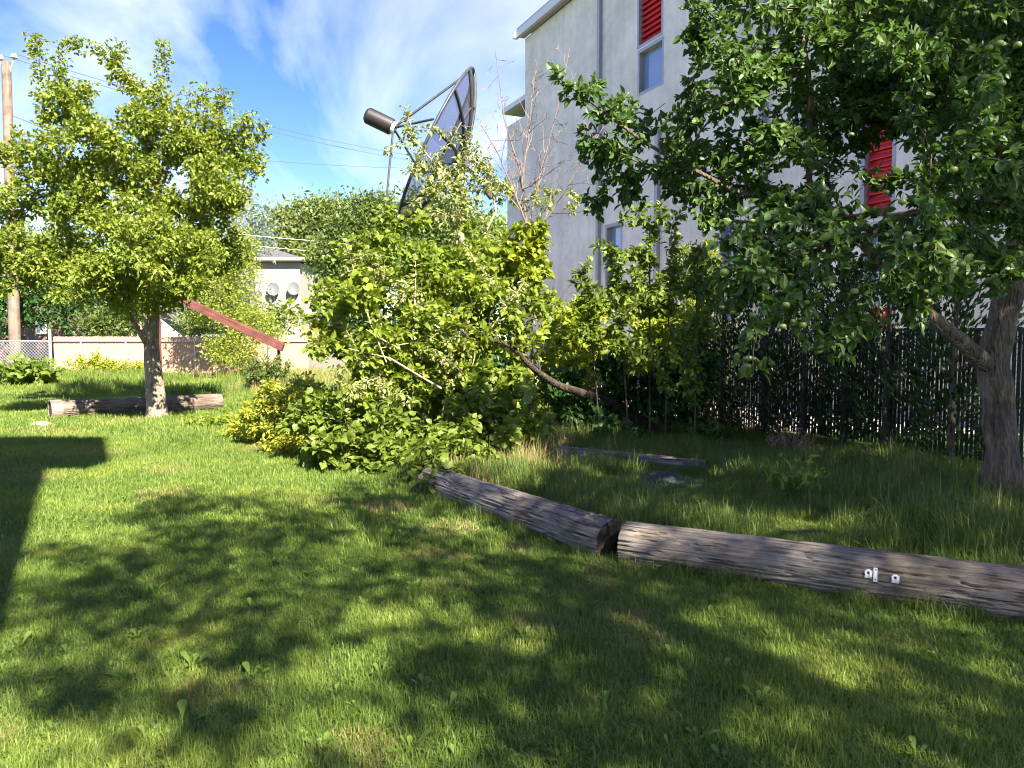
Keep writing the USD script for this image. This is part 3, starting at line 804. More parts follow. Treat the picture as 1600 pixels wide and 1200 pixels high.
# green apples
ap = [(1187, 75), (1545, 75), (1508, 22), (1526, 20), (1590, 70), (1562, 68), (1514, 78), (1254, 508), (1240, 502), (1223, 510), (1228, 476), (1260, 472), (1176, 492), (1145, 488), (1128, 480), (1190, 425), (1300, 446),
      (1418, 366), (1447, 455), (1170, 560), (1168, 572), (1132, 425), (1385, 300), (1410, 315), (1502, 412), (1528, 428), (1175, 345), (1490, 265), (1335, 455), (1450, 470), (1462, 60), (1468, 54), (1540, 120), (1565, 130), (1330, 210), (1240, 465)]
for qx, qy in ap:
    Yd = rng.uniform(4.0, 4.5)
    c = at(qx, qy, Yd)
    s = trimesh.creation.icosphere(2, .0215 * rng.uniform(.65, 1.1))
    v = s.vertices
    rr = np.hypot(v[:, 0], v[:, 1])
    s.vertices = v * np.array([1.05, 1.05, .95]) - np.array([0, 0, 1]) * (np.sign(v[:, 2]) * .006 * np.exp(-(rr / .009) ** 2))[:, None]
    s.apply_translation(c)
    a_ = obj('apple', s, M['apple'], rt, smooth=True)
    obj('stalk', tube([c + (0, 0, .018), c + (.004, .002, .05)], .0015, 4), M['twig_dark'], a_)

# ---- trees that stand behind the camera and shade the lawn (not in the picture)
def shade_tree(seed, base, blobs, label, n, per, size, mat, thr, cs=1.25):
    rng = np.random.default_rng(seed)
    t = thing('apple_tree', label, 'tree')
    att = clumped(world_blobs(blobs, n, rng, .5), cs, thr, seed)
    base = np.array(base)
    top = np.mean([b[:3] for b in blobs], 0)
    nd, pr, li = grow([[base, base + (0.05, .05, 1.0), base + (top - base) * .45 + (0, 0, .3), top]], att, .25, kill=.22, rng=rng)
    r = np.minimum(radii(pr, .006, 2.4), .2)
    r[li == 0] = np.maximum(r[li == 0], .12)
    wood(t, nd, pr, r, M['bark_dark'], M['twig_dark'], .05)
    foliage(t, leaves_on(nd, pr, r, rng, per=per, thin=.02, size=size, ratio=.75, spread=.2, kind='diamond'), 'diamond', mat)


shade_tree(31, (7.6, -6.6, -.1), [(6.64, -4.51, 7.90, 1.90, 1.70, 1.50), (8.24, -3.50, 7.50, 1.70, 1.60, 1.40), (5.64, -5.90, 7.70, 1.60, 1.50, 1.20), (8.44, -1.30, 7.30, 1.30, 1.50, 1.20), (4.94, -4.10, 7.50, 1.20, 1.20, 0.90),
                           (3.64, -2.60, 7.90, 1.40, 1.30, 0.80), (5.04, -1.40, 7.80, 1.30, 1.10, 0.80), (2.44, -3.50, 8.00, 1.30, 1.10, 0.80), (3.24, -4.70, 8.10, 1.20, 1.20, 0.80), (2.04, -1.90, 8.20, 1.00, 0.90, 0.60), (3.64, -0.90, 8.00, 0.90, 0.80, 0.60)],
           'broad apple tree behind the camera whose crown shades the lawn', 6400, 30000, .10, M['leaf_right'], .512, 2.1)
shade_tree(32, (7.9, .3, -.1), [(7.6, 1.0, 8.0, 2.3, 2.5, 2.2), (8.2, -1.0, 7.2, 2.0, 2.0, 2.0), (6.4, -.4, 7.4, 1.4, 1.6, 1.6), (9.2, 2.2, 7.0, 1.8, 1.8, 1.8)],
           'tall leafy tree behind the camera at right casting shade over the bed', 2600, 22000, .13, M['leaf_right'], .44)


# ---- house behind the camera to the left; its corner and eave shade the left of the lawn
hs = thing('house', 'white two storey house with deep flat eaves behind the camera', 'house', (-5.82, -6.2, 0))
obj('wall', box(12, 10, 9.55, (0, 0, 4.775)), M['siding_white'], hs)
obj('eave', box(12.02, 10.8, 2.1, (0, .18, 10.61)), M['shingle'], hs)
obj('corner_bay', box(.45, .55, 2.0, (6.24, 5.3, 10.6)), M['shingle'], hs)
for wx in (-4, -1, 2.5):
    for wz_ in (1.6, 4.6, 7.4):
        w_ = obj('window', box(1.3, .06, 1.3, (wx, 5.02, wz_)), M['white_paint'], hs)
        obj('pane', box(1.14, .03, 1.14, (wx, 5.05, wz_)), M['glass'], w_)

# ---- central thicket
def shrub(name, label, cat_, seed, blobs, stems, n, leafmat, kind='broad', per=4, clump=.45, size=.08, ratio=.8, step=.14, thin=.01, stem_mat=None, spread=.06, singles=0, droop=.3, flat=.5, tip=.0036, group=None, stem_r=.012, twig_keep=True, rmax=.04, upn=.9):
    rng = np.random.default_rng(seed)
    t = thing(name, label, cat_, group=group)
    att = clumped(sample_blobs(blobs, n, rng, .5), 3.2, clump, seed)
    nd, pr, li = grow(stems, att, step, kill=step * .95, rng=rng, bias=(0, 0, .08))
    r = np.minimum(radii(pr, tip, 2.4), rmax)
    ch = chains(pr, r)
    ms, tw = [], []
    for c in ch:
        if len(c) < 2:
            continue
        if li[c[-1]] >= 0 or r[c].max() > stem_r:
            obj('stem', tube(nd[c], np.maximum(r[c], .004), 6), stem_mat or M['twig_dark'], t, smooth=True)
        else:
            tw.append(tube(nd[c], r[c], 3, caps=False))
    if tw:
        tag(obj('twigs', join(tw), stem_mat or M['twig_dark'], t), kind='stuff')
    if leafmat is not None:
        foliage(t, leaves_on(nd, pr, r, rng, per=per, thin=thin, size=size, ratio=ratio, spread=spread, kind=kind, droop=droop, flat=flat, upn=upn), kind, leafmat, singles=singles, name='foliage')
    return t, nd, pr, r, rng


g0 = lambda x, y: np.array([x, y, float(gz(x, y)) - .03])


def up_stem(x, y, px, py, yy, bend=.2):
    a, b = g0(x, y), at(px, py, yy)
    return [a, a * .65 + b * .35 + (0, 0, bend), b]


shrub('leafy_shrub', 'tall yellow green leafy shrub filling the middle of the yard below the dish', 'shrub', 41, clump=.475, blobs=[(560, 475, 10, 78), (640, 430, 10.3, 64), (602, 355, 10.5, 28), (608, 318, 10.5, 13), (690, 415, 10.8, 48), (760, 430, 10.8, 68), (470, 490, 9.8, 14), (500, 500, 9.8, 30),
       (510, 545, 9.6, 36), (590, 540, 9.7, 70), (640, 600, 9.8, 60), (700, 500, 10, 85), (790, 500, 10.4, 66), (720, 590, 10, 50), (560, 640, 9.5, 50), (450, 478, 9.8, 8), (530, 420, 10, 26), (520, 385, 10.1, 10), (570, 390, 10.2, 24), (740, 360, 10.8, 20), (655, 345, 10.6, 22), (620, 300, 10.5, 8), (600, 325, 10.5, 14)],
      stems=[up_stem(-1.7, 9.9, 600, 350, 10.5), up_stem(-1.5, 10.2, 690, 400, 10.8), up_stem(-1.9, 9.8, 530, 500, 9.9), up_stem(-1.2, 10.3, 760, 440, 10.8), up_stem(-1.6, 10.0, 640, 420, 10.3)],
      n=5400, leafmat=M['leaf_bush'], per=16000, size=.072, ratio=.82, singles=300, spread=.08)
shrub('leafy_shrub', 'bright lime green shoots growing up beside the bare reddish tree', 'shrub', 42,
      [(830, 370, 10.6, 30), (820, 410, 10.6, 36), (840, 440, 10.6, 30), (790, 440, 10.6, 24), (800, 380, 10.7, 16)],
      [up_stem(.3, 10.7, 830, 380, 10.6), up_stem(.2, 10.6, 800, 400, 10.7)], 420, M['leaf_bush'], per=1900, size=.085, ratio=.82, spread=.06)
shrub('hazel_shrub', 'low round leaved green shrub spilling over the end of the near log', 'shrub', 43,
      [(540, 690, 9.0, 50), (600, 670, 9.0, 46), (650, 700, 8.9, 50), (730, 650, 9.3, 46), (700, 700, 8.7, 38), (610, 735, 8.7, 26), (580, 730, 8.8, 24), (470, 660, 9.6, 26), (500, 700, 9.2, 26), (520, 640, 9.3, 50), (680, 738, 7.9, 20), (660, 720, 8.3, 30), (740, 700, 8.6, 40), (690, 748, 7.55, 18), (664, 766, 7.5, 10), (720, 735, 7.7, 10)],
      [up_stem(-1.4, 9.1, 600, 680, 9.0), up_stem(-1.0, 9.0, 680, 670, 8.9), up_stem(-.7, 9.1, 730, 660, 9.1), up_stem(-1.9, 9.2, 540, 660, 9.1)],
      2800, M['leaf_hazel'], per=6200, size=.074, ratio=.9, singles=160, spread=.08)
shrub('hazel_shrub', 'small bright green sapling at the near log beside tall pale grass', 'shrub', 44,
      [(800, 690, 8.8, 34), (830, 680, 8.9, 26), (775, 715, 8.7, 24), (850, 665, 9, 16), (790, 745, 8.4, 14), (770, 640, 9.6, 36), (740, 600, 9.9, 36), (800, 600, 10, 30)],
      [up_stem(-.1, 8.9, 800, 690, 8.8), up_stem(.1, 9.0, 835, 675, 8.9)], 700, M['leaf_hazel'], per=2400, size=.10, ratio=.85, spread=.06)
shrub('yellow_shrub', 'low golden yellow shrub at the left foot of the thicket', 'shrub', 45,
      [(440, 640, 11.2, 46), (405, 660, 11.4, 36), (460, 680, 10.6, 46), (430, 700, 10.6, 26), (480, 620, 10.6, 40), (365, 672, 12, 18), (345, 680, 12.4, 12), (385, 690, 11.6, 16), (420, 610, 11.6, 24)],
      [up_stem(-3.4, 11.2, 440, 650, 11.2), up_stem(-3.1, 10.7, 465, 670, 10.7), up_stem(-3.9, 11.6, 400, 665, 11.5)], 1200, M['leaf_yellow'], kind='diamond', per=9000, size=.06, ratio=.8, spread=.06)
shrub('green_shrub', 'dark green shrub in the shade under the leaning trunk', 'shrub', 46,
      [(1020, 600, 11.4, 50), (1070, 620, 11.3, 40), (960, 590, 11.6, 40), (1090, 570, 11.2, 30), (900, 640, 11.3, 40), (940, 665, 11, 26), (880, 600, 11.5, 36)],
      [up_stem(2.3, 11.6, 1030, 600, 11.4), up_stem(1.6, 11.6, 960, 590, 11.6), up_stem(.9, 11.4, 890, 630, 11.4)], 1300, M['leaf_dark'], per=5500, size=.085, ratio=.8, spread=.07)
shrub('leafy_shrub', 'sunlit yellow green saplings along the fence beneath the grey wall', 'shrub', 47,
      [(900, 520, 14, 60), (960, 560, 13.5, 46), (1030, 520, 13.5, 50), (880, 580, 13.4, 40), (1090, 500, 13, 40), (1000, 470, 13.6, 36), (930, 480, 14, 36), (1060, 560, 13, 36), (850, 480, 12.4, 36), (872, 540, 12.4, 42), (850, 600, 12, 42), (820, 640, 11.6, 42), (900, 610, 12.5, 36), (770, 600, 11.6, 40)],
      [up_stem(1.3, 14, 900, 540, 14), up_stem(2.0, 13.6, 960, 560, 13.5), up_stem(2.6, 13.4, 1030, 520, 13.5), up_stem(3.0, 13.0, 1085, 510, 13)], 2400, M['leaf_bush'], per=10500, size=.09, ratio=.7, spread=.08)
shrub('raspberry_cane', 'pale fine leaved canes arching out of the yellow green thicket', 'shrub', 50,
      [(580, 420, 9.9, 40), (650, 480, 9.8, 44), (740, 470, 10.1, 44), (690, 560, 9.6, 44), (560, 600, 9.2, 40), (620, 620, 9.1, 36), (500, 450, 9.8, 20), (545, 385, 10, 18), (800, 470, 10.1, 34), (470, 470, 9.7, 12), (720, 380, 10.3, 24)],
      [up_stem(-1.7, 9.6, 500, 445, 9.8, .6), up_stem(-1.3, 9.7, 650, 420, 9.9, .5), up_stem(-1.0, 9.8, 760, 430, 10.1, .5), up_stem(-1.5, 9.3, 540, 380, 10, .6), up_stem(-.8, 9.7, 820, 440, 10.1, .6), up_stem(-1.9, 9.3, 455, 500, 9.6, .6)],
      900, M['leaf_sparse'], kind='oval', per=3800, size=.055, ratio=.55, spread=.05, stem_mat=M['stem_tan'], tip=.004, clump=.48)
shrub('green_shrub', 'dark green undergrowth deep inside the thicket', 'shrub', 49,
      [(540, 520, 13, 44), (600, 545, 13, 50), (660, 560, 13, 50), (720, 560, 13, 44), (780, 580, 13, 44), (580, 600, 12.5, 40), (700, 620, 12.5, 44), (650, 500, 13, 40), (740, 500, 13, 36)],
      [up_stem(-2.2, 12.8, 600, 545, 13), up_stem(-1.4, 12.8, 660, 560, 13), up_stem(-.6, 12.8, 740, 560, 13)], 900, M['leaf_dark'], per=6000, size=.085, ratio=.8, spread=.08)
shrub('apple_sapling', 'upright apple suckers standing in front of the grey wall', 'sapling', 48,
      [(1000, 420, 10.6, 34), (1015, 360, 10.6, 22), (1050, 400, 10.5, 30), (960, 400, 10.7, 26), (985, 480, 10.6, 36), (1030, 480, 10.5, 34), (910, 440, 10.8, 20), (1035, 345, 10.5, 14), (1060, 335, 10.5, 14), (950, 440, 10.7, 24), (1090, 400, 10.4, 26), (1010, 320, 10.6, 12), (975, 355, 10.6, 16), (925, 400, 10.7, 16), (1100, 450, 10.4, 30), (930, 480, 10.7, 30), (1070, 440, 10.4, 30), (1000, 555, 10.5, 30), (960, 530, 10.6, 28), (1050, 550, 10.4, 32), (1095, 520, 10.3, 30), (915, 520, 10.7, 24), (1020, 600, 10.4, 26), (1080, 600, 10.3, 26)],
      [up_stem(2.6, 10.7, 1090, 400, 10.4), up_stem(2.0, 10.9, 1015, 350, 10.6), up_stem(2.2, 10.8, 1050, 350, 10.5), up_stem(1.7, 10.9, 960, 400, 10.7), up_stem(1.3, 11, 912, 430, 10.8)], 1500, M['leaf_hazel'], kind='oval', per=5600, size=.075, ratio=.62, spread=.05)

db = thing('dead_branch', 'pale dead branch with forks caught in the front of the thicket', 'branch')
for ln, ra in (([at(545, 545, 9.3), at(610, 560, 9.25), at(660, 590, 9.2), at(690, 607, 9.2)], (.008, .011, .013, .014)), ([at(572, 515, 9.35), at(600, 532, 9.3), at(625, 545, 9.3)], (.007, .009, .010)),
               ([at(585, 520, 9.3), at(598, 552, 9.25), at(604, 566, 9.25)], (.006, .008, .009)), ([at(566, 548, 9.3), at(600, 543, 9.3), at(640, 536, 9.35)], (.006, .007, .006))):
    obj('branch', tube(ln, ra, 6), M['stem_tan'], db, smooth=True)

# leaning apple trunk, half fallen
rng = np.random.default_rng(52)
la_ = thing('leaning_tree', 'dark half fallen tree trunk leaning left out of the shaded shrubs', 'tree')
BL = gp(1040, 688)
lines = [[BL + (0, 0, -.1), at(1012, 664, 11.9), at(985, 647, 11.7), at(950, 627, 11.4), at(912, 615, 11.1), at(875, 604, 10.8), at(845, 585, 10.5), at(825, 569, 10.3), at(807, 548, 10.1), at(790, 535, 10.0), at(745, 528, 9.8), at(720, 520, 9.7)],
         [at(985, 647, 11.7), at(998, 668, 11.7), at(995, 690, 11.7)],
         [at(845, 585, 10.5), at(838, 540, 10.4), at(850, 480, 10.4)]]
att = sample_blobs([(720, 500, 9.9, 40), (800, 480, 10.2, 50), (860, 470, 10.5, 40)], 160, rng)
nd, pr, li = grow(lines, att, .18, rng=rng)
r = np.minimum(radii(pr, .004), .04)
one = np.nonzero(li == 0)[0]
r[one] = np.interp(np.arange(len(one)) / len(one), [0, .25, .6, 1], [.125, .085, .045, .012])
r[li == 1] = .06
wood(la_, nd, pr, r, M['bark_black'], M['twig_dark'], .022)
foliage(la_, leaves_on(nd, pr, r, rng, per=3, thin=.01, size=.075, ratio=.6, spread=.05), 'oval', M['leaf_right'])

# sparse apple around the dish and the bare reddish tree
t_, nd, pr, r, rng = shrub('sparse_tree', 'thin leaved pale apple branches in front of the mesh dish', 'tree', 53,
      [(700, 290, 11.6, 48), (650, 255, 11.6, 26), (740, 265, 11.6, 36), (640, 215, 11.6, 14), (630, 165, 11.6, 6), (715, 330, 11.4, 40), (770, 290, 11.6, 26), (725, 215, 11.6, 16), (670, 200, 11.6, 10), (660, 320, 11.4, 22), (780, 400, 11.3, 26), (600, 240, 11.6, 8)],
      [[g0(-.35, 11.6), at(765, 470, 11.5), at(745, 390, 11.5), at(722, 320, 11.5), at(690, 270, 11.6), at(650, 220, 11.6), at(632, 165, 11.6)],
       [at(745, 390, 11.5), at(775, 330, 11.6), at(765, 270, 11.6)]], 900, M['leaf_sparse'], kind='oval', per=3400, size=.062, ratio=.55, spread=.05, stem_mat=M['stem_tan'], rmax=.03, tip=.005, clump=.38)
for _ in range(26):
    k_ = rng.integers(len(nd))
    c = nd[k_] + rng.normal(0, .03, 3)
    if c[2] > 3:
        obj('apple', trimesh.creation.icosphere(1, .022).apply_translation(c), M['apple'], t_, smooth=True)
t_ = thing('bare_tree', 'mostly bare reddish twigged tree before the grey building corner', 'tree')
rng = np.random.default_rng(54)
twl, ends = [], []


def fork(a, d, L, rad, lev):
    n_ = max(4, int(L / .12))
    pts = [np.array(a, float)]
    dd = unit(d)
    kids = []
    for q in range(n_):
        dd = unit(dd + rng.normal(0, .11, 3) + np.array([0, 0, .03]))
        pts.append(pts[-1] + dd * L / n_)
        if lev > 0 and q > 0 and rng.uniform() < .62:
            kids.append((pts[-1], unit(dd + unit(rng.normal(size=3)) * rng.uniform(.6, 1.1)), L * rng.uniform(.28, .55) * (1.1 - q / n_ * .5), q / n_))
    rr = np.linspace(rad, rad * .35, len(pts))
    (ends if lev == 0 else []).append(pts[-1])
    twl.append((np.array(pts), rr, lev))
    for p_, dk, Lk, f_ in kids:
        fork(p_, dk, Lk, max(.0042, rad * (1 - .6 * f_) * .55), lev - 1)


bt = [[g0(.35, 12.2), at(828, 400, 12.2), at(822, 340, 12.2)], [at(822, 340, 12.2), at(812, 270, 12.2), at(790, 190, 12.2), at(774, 80, 12.2)], [at(824, 360, 12.2), at(845, 270, 12.2), at(865, 190, 12.2), at(890, 75, 12.2)],
      [at(822, 350, 12.2), at(805, 300, 12.1), at(775, 230, 12.0), at(752, 195, 12.0)], [at(826, 380, 12.2), at(860, 330, 12.1), at(905, 250, 12.0), at(945, 195, 12)], [at(815, 290, 12.2), at(826, 190, 12.2), at(838, 110, 12.2)]]
for k_, ln in enumerate(bt):
    ln = np.array(ln)
    t = np.linspace(0, len(ln) - 1, 26)
    pts = np.stack([np.interp(t, np.arange(len(ln)), ln[:, q]) for q in range(3)], 1)
    pts[1:-1] += np.cumsum(rng.normal(0, .006, (24, 3)), 0) * np.sin(np.linspace(.1, 3, 24))[:, None]
    rr = np.linspace(.036, .024, 26) if k_ == 0 else np.linspace(.019, .0055, 26)
    obj('trunk' if k_ == 0 else 'limb', tube(pts, rr, 7), M['twig_red'], t_, smooth=True)
    if k_:
        for q in range(3, 25):
            if rng.uniform() < .9:
                dd = unit(pts[q + 1] - pts[q - 1])
                fork(pts[q], dd * .6 + unit(rng.normal(size=3)), rng.uniform(.35, .9) * (1.15 - q / 30), rr[q] * .5, 2)
tag(obj('twigs', join([tube(p_, np.maximum(q_, .0032), 3, caps=False) for p_, q_, _ in twl]), M['twig_red'], t_), kind='stuff')
nd = np.vstack([p_[1:] for p_, q_, l_ in twl if l_ < 2]); pr = np.arange(len(nd)) - 1; pr[0] = 0; r = np.full(len(nd), .005)
nd_prev = np.vstack([p_[:-1] for p_, q_, l_ in twl if l_ < 2])
pr = np.concatenate([np.full(len(nd), 0) * 0 + np.arange(len(nd)), np.full(len(nd), -1)]); nd = np.vstack([nd_prev, nd]); pr = np.concatenate([np.full(len(nd) // 2, -1), np.arange(len(nd) // 2)]); r = np.full(len(nd), .005)
foliage(t_, leaves_on(nd, pr, r, rng, per=900, thin=.012, size=.06, ratio=.55, spread=.03, sel=lambda p: p[:, 2] < 4.0), 'oval', M['leaf_sparse'])

# cedars along the fence
def cedar(px, Yd, top_py, label, dark, seed, rad=.36):
    rng = np.random.default_rng(seed)
    x = (px - 800) / FOC * Yd
    b = g0(x, Yd)
    H = at(px, top_py, Yd)[2] - b[2]
    t = thing('cedar_tree', label, 'tree', b, group=None)
    obj('trunk', tube([(0, 0, 0), (.02, .01, H * .5), (0, 0, H * .96)], [.045, .03, .008], 7), M['twig_dark'], t, smooth=True)
    n = int((1500 if not dark else 2600) * H / 2.5)
    z = rng.uniform(.06, 1, n) ** .95
    a = rng.uniform(0, 2 * np.pi, n)
    R = rad * (1.25 if dark else 1) * np.minimum(1, (1.02 - z) * 2.3 + .03) * rng.uniform(.35, 1, n) ** .5 * (1 + .25 * np.sin(a * 3 + z * 14)) * (.45 + 1.1 * meshkit.noise(np.stack([np.cos(a) * 1.2, np.sin(a) * 1.2, z * 5], -1), seed))
    P = np.stack([R * np.cos(a), R * np.sin(a), z * H], -1)
    out = np.stack([np.cos(a), np.sin(a), np.full(n, 1.1)], -1)
    arr = (P, unit(out + rng.normal(0, .35, (n, 3))), unit(np.stack([np.cos(a), np.sin(a), 0 * a], -1) + rng.normal(0, .6, (n, 3))), rng.uniform(.07, .14, n), rng.uniform(.035, .065, n))
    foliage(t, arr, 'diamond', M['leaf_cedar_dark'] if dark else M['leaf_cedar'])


cedar(1066, 13.6, 388, 'gold tipped cedar with the tallest point of the fence row', False, 61, .42)
cedar(1105, 13.0, 378, 'gold tipped cedar right beside a dark window strip of the wall', False, 62, .42)
cedar(1030, 14.6, 430, 'shorter gold green cedar left of the two gold tipped ones', False, 63, .42)
cedar(900, 17.5, 470, 'green cedar in the sun below the corner of the grey wall', False, 64, .6)
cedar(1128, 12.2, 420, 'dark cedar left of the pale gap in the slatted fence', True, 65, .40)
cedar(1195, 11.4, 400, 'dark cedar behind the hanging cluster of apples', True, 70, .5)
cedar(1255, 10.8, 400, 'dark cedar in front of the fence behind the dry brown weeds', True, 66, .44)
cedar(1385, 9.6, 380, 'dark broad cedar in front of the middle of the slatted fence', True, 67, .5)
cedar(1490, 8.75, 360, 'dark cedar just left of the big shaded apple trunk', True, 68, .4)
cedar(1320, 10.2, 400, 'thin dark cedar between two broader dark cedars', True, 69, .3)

# ------------------------------------------------------------------ logs
def log(label, a, b, rad_a, rad_b, mat, seed, sink=.03, band=False, group=None, name='log'):
    a, b = np.array(a, float), np.array(b, float)
    d = b - a
    Lg = np.linalg.norm(d)
    nx, nt = int(Lg / .018) + 2, 150
    x = np.linspace(0, Lg, nx)
    th = np.linspace(0, 2 * np.pi, nt, endpoint=False)
    Xg, T = np.meshgrid(x, th, indexing='ij')
    R = rad_a + (rad_b - rad_a) * Xg / Lg
    c, s = np.cos(T), np.sin(T)
    p = lambda fx, ft: np.stack([Xg * fx, c * ft, s * ft], -1)
    low = meshkit.fbm(p(.9, 1.3), 3, seed) - .5
    cr = np.abs(meshkit.fbm(p(1.1, 7.5), 3, seed + 9) - .5)
    fine = meshkit.fbm(p(2.5, 16), 2, seed + 17) - .5
    knot = meshkit.noise(p(4, 3.0), seed + 23)
    R = R * (1 + .17 * low - .05 * np.cos(2 * T + seed)) - .024 * np.exp(-(cr / .016) ** 2) + .008 * fine - .012 * smooth01((knot - .86) / .08)
    v = np.stack([Xg, R * c, R * s], -1).reshape(-1, 3)
    i, j = np.meshgrid(np.arange(nx - 1), np.arange(nt), indexing='ij')
    q0, q1 = i * nt + j, i * nt + (j + 1) % nt
    f = np.concatenate([np.stack([q0, q0 + nt, q1 + nt], -1).reshape(-1, 3), np.stack([q0, q1 + nt, q1], -1).reshape(-1, 3)])
    t = thing(name, label, 'log', group=group)
    z = max(rad_a, rad_b) - sink
    ang, pit = math.atan2(d[1], d[0]), math.atan2(d[2], math.hypot(d[0], d[1]))
    Mx = np.eye(4)
    ex = unit(d); ey = unit(np.cross([0, 0, 1], ex)); ez = np.cross(ex, ey)
    Mx[:3, 0], Mx[:3, 1], Mx[:3, 2], Mx[:3, 3] = ex, ey, ez, a + np.array([0, 0, z])
    UsdGeom.Xformable(t).ClearXformOpOrder()
    UsdGeom.Xformable(t).AddTransformOp().Set(Gf.Matrix4d(*Mx.T.ravel().tolist()))
    obj('bark_face', (v, f), mat, t, smooth=50)
    for e, row in ((0, 0), (Lg, nx - 1)):
        ring = v[row * nt:(row + 1) * nt]
        rings = [ring * np.array([1, q, q]) + np.array([(-1 if e == 0 else 1) * .012 * (1 - q) + .006 * np.sin(9 * q), 0, 0]) * (q < 1) for q in (1, .94, .7, .45, .2)]
        vv = np.vstack(rings + [np.array([[e, 0, 0]])])
        ff = []
        jj = np.arange(nt)
        for k in range(4):
            o = k * nt
            ff += [np.stack([o + jj, o + (jj + 1) % nt, o + nt + (jj + 1) % nt], -1), np.stack([o + jj, o + nt + (jj + 1) % nt, o + nt + jj], -1)]
        ff.append(np.stack([4 * nt + jj, 4 * nt + (jj + 1) % nt, np.full(nt, 5 * nt)], -1))
        ff = np.vstack(ff)
        obj('end_face', (vv, ff if e == 0 else ff[:, ::-1]), M['log_end'], t, smooth=40)
    if band:
        obj('end_band', cat([trimesh.creation.annulus(max(rad_a, rad_b) * 1.0, max(rad_a, rad_b) * 1.12, .2).apply_transform(trimesh.transformations.rotation_matrix(math.pi / 2, [0, 1, 0])).apply_translation((.08, 0, 0))]), M['log_grey'], t)
    return t, Mx, Lg


e1 = gp(955, 868); e2 = gp(672, 768)
log('grey weathered log nearest the leafy thicket, its dark cut end showing', e2, e1, .145, .152, M['log_grey'], 71)
d_ = unit(gp(1600, 972) - gp(985, 885))
f0 = gp(985, 880) - d_ * .05 + np.array([.02, .04, 0])
f1 = gp(1600, 966) + d_ * 1.0
nl, NM, NL = log('grey weathered log in the foreground at right with white metal brackets', f0, f1, .165, .155, M['log_grey'], 72)
log('half sunken grey log at the back of the rough grass', gp(870, 716), gp(1105, 738), .14, .12, M['log_grey'], 73, sink=.115)
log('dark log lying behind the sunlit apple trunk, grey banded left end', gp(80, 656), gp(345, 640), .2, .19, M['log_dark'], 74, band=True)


# white brackets screwed to the near right log
def on_log(px, py):
    o, dd = EYE - NM[:3, 3], unit(ray(px, py))
    R3 = NM[:3, :3]
    ol, dl = o @ R3, dd @ R3
    rr = .168
    A, Bq, C = dl[1] ** 2 + dl[2] ** 2, ol[1] * dl[1] + ol[2] * dl[2], ol[1] ** 2 + ol[2] ** 2 - rr ** 2
    t = (-Bq - math.sqrt(max(Bq * Bq - A * C, 0))) / A
    p = ol + dl * t
    return p, math.atan2(p[2], p[1])


def bracket(name, px, py, shape, label):
    p, a = on_log(px, py)
    m = shape
    # local plate lies in xy with normal z: x along the log, y around it, z outward
    Mt = np.eye(4)
    rad = np.array([0, math.cos(a), math.sin(a)])
    Mt[:3, 0] = [1, 0, 0]; Mt[:3, 2] = rad; Mt[:3, 1] = np.cross(rad, [1, 0, 0]); Mt[:3, 3] = p
    m = m.copy(); m.apply_scale(1.2); m.apply_transform(Mt)
    tag(obj(name, m, M['white_metal'], nl), label)


def hook_shape():
    r_ = trimesh.creation.annulus(.007, .017, .016)
    return cat([r_, box(.032, .014, .010, (0, -.018, 0)), box(.012, .03, .008, (.012, -.004, .010))])


bar_shape = trimesh.creation.extrude_polygon(sbox(-.009, -.034, .009, .034).difference(Polygon([(.004 * math.cos(q), .024 + .004 * math.sin(q)) for q in np.linspace(0, 6.2, 12)])).difference(
    Polygon([(.004 * math.cos(q), -.024 + .004 * math.sin(q)) for q in np.linspace(0, 6.2, 12)])), .012, engine='earcut')
bracket('ring_bracket', 1357, 895, hook_shape(), 'white round bracket left of the upright bar plate')
bracket('bar_plate', 1368, 898, bar_shape, 'small white upright bar plate with two holes')
bracket('ring_bracket', 1399, 903, hook_shape(), 'white round bracket on its own at right')

# ------------------------------------------------------------------ big mesh dish
dish = thing('satellite_dish', 'huge dark mesh satellite dish on a mast above the thicket', 'satellite dish')
DY = 14.0
DC = at(680, 229, DY)
ax = unit(np.array([-0.885, -0.075, 0.455]))                              # points from the dish to the feed
ux = unit(np.cross([0, 1, 0], ax)); uy = np.cross(ax, ux)
DR, DEP = 1.50, .48


def dp(rho, phi, off=0.0):
    z = DEP * (rho / DR) ** 2 - DEP
    return DC + ax * (z + off) + ux * rho * math.cos(phi) + uy * rho * math.sin(phi)


NR = 12
for k in range(NR):
    ph = np.linspace(k, k + 1, 6) / NR * 2 * np.pi
    rh = np.linspace(.12, DR, 8)
    v = np.array([dp(q, p) for q in rh for p in ph])
    f = [[a * 6 + b, a * 6 + b + 1, a * 6 + b + 7] for a in range(7) for b in range(5)] + [[a * 6 + b, a * 6 + b + 7, a * 6 + b + 6] for a in range(7) for b in range(5)]
    obj('mesh_panel', (v, np.array(f)), M['dish_screen'], dish, smooth=True)
for k in range(NR):
    p = k / NR * 2 * np.pi
    pts = [dp(q, p, -.03) for q in np.linspace(.1, DR, 9)]
    obj('rib', tube(pts, [.034] * 9, 6), M['dish_metal'], dish, smooth=True)
for rr_, w_, nm in ((DR, .028, 'rim'), (DR * .62, .02, 'inner_ring'), (.14, .05, 'hub_ring')):
    v, f = tube([dp(rr_, p, -.02) for p in np.linspace(0, 2 * np.pi, 49)], w_, 6, caps=False)
    obj(nm, (v, f), M['dish_metal'], dish, smooth=True)
feed_a, feed_b = at(613, 199, DY), at(574, 180, DY)
fd = unit(feed_b - feed_a)
can = trimesh.creation.revolve([(0, 0), (.135, 0), (.15, .02), (.15, .47), (.14, .50), (.11, .53), (.05, .545), (0, .548)], sections=28)
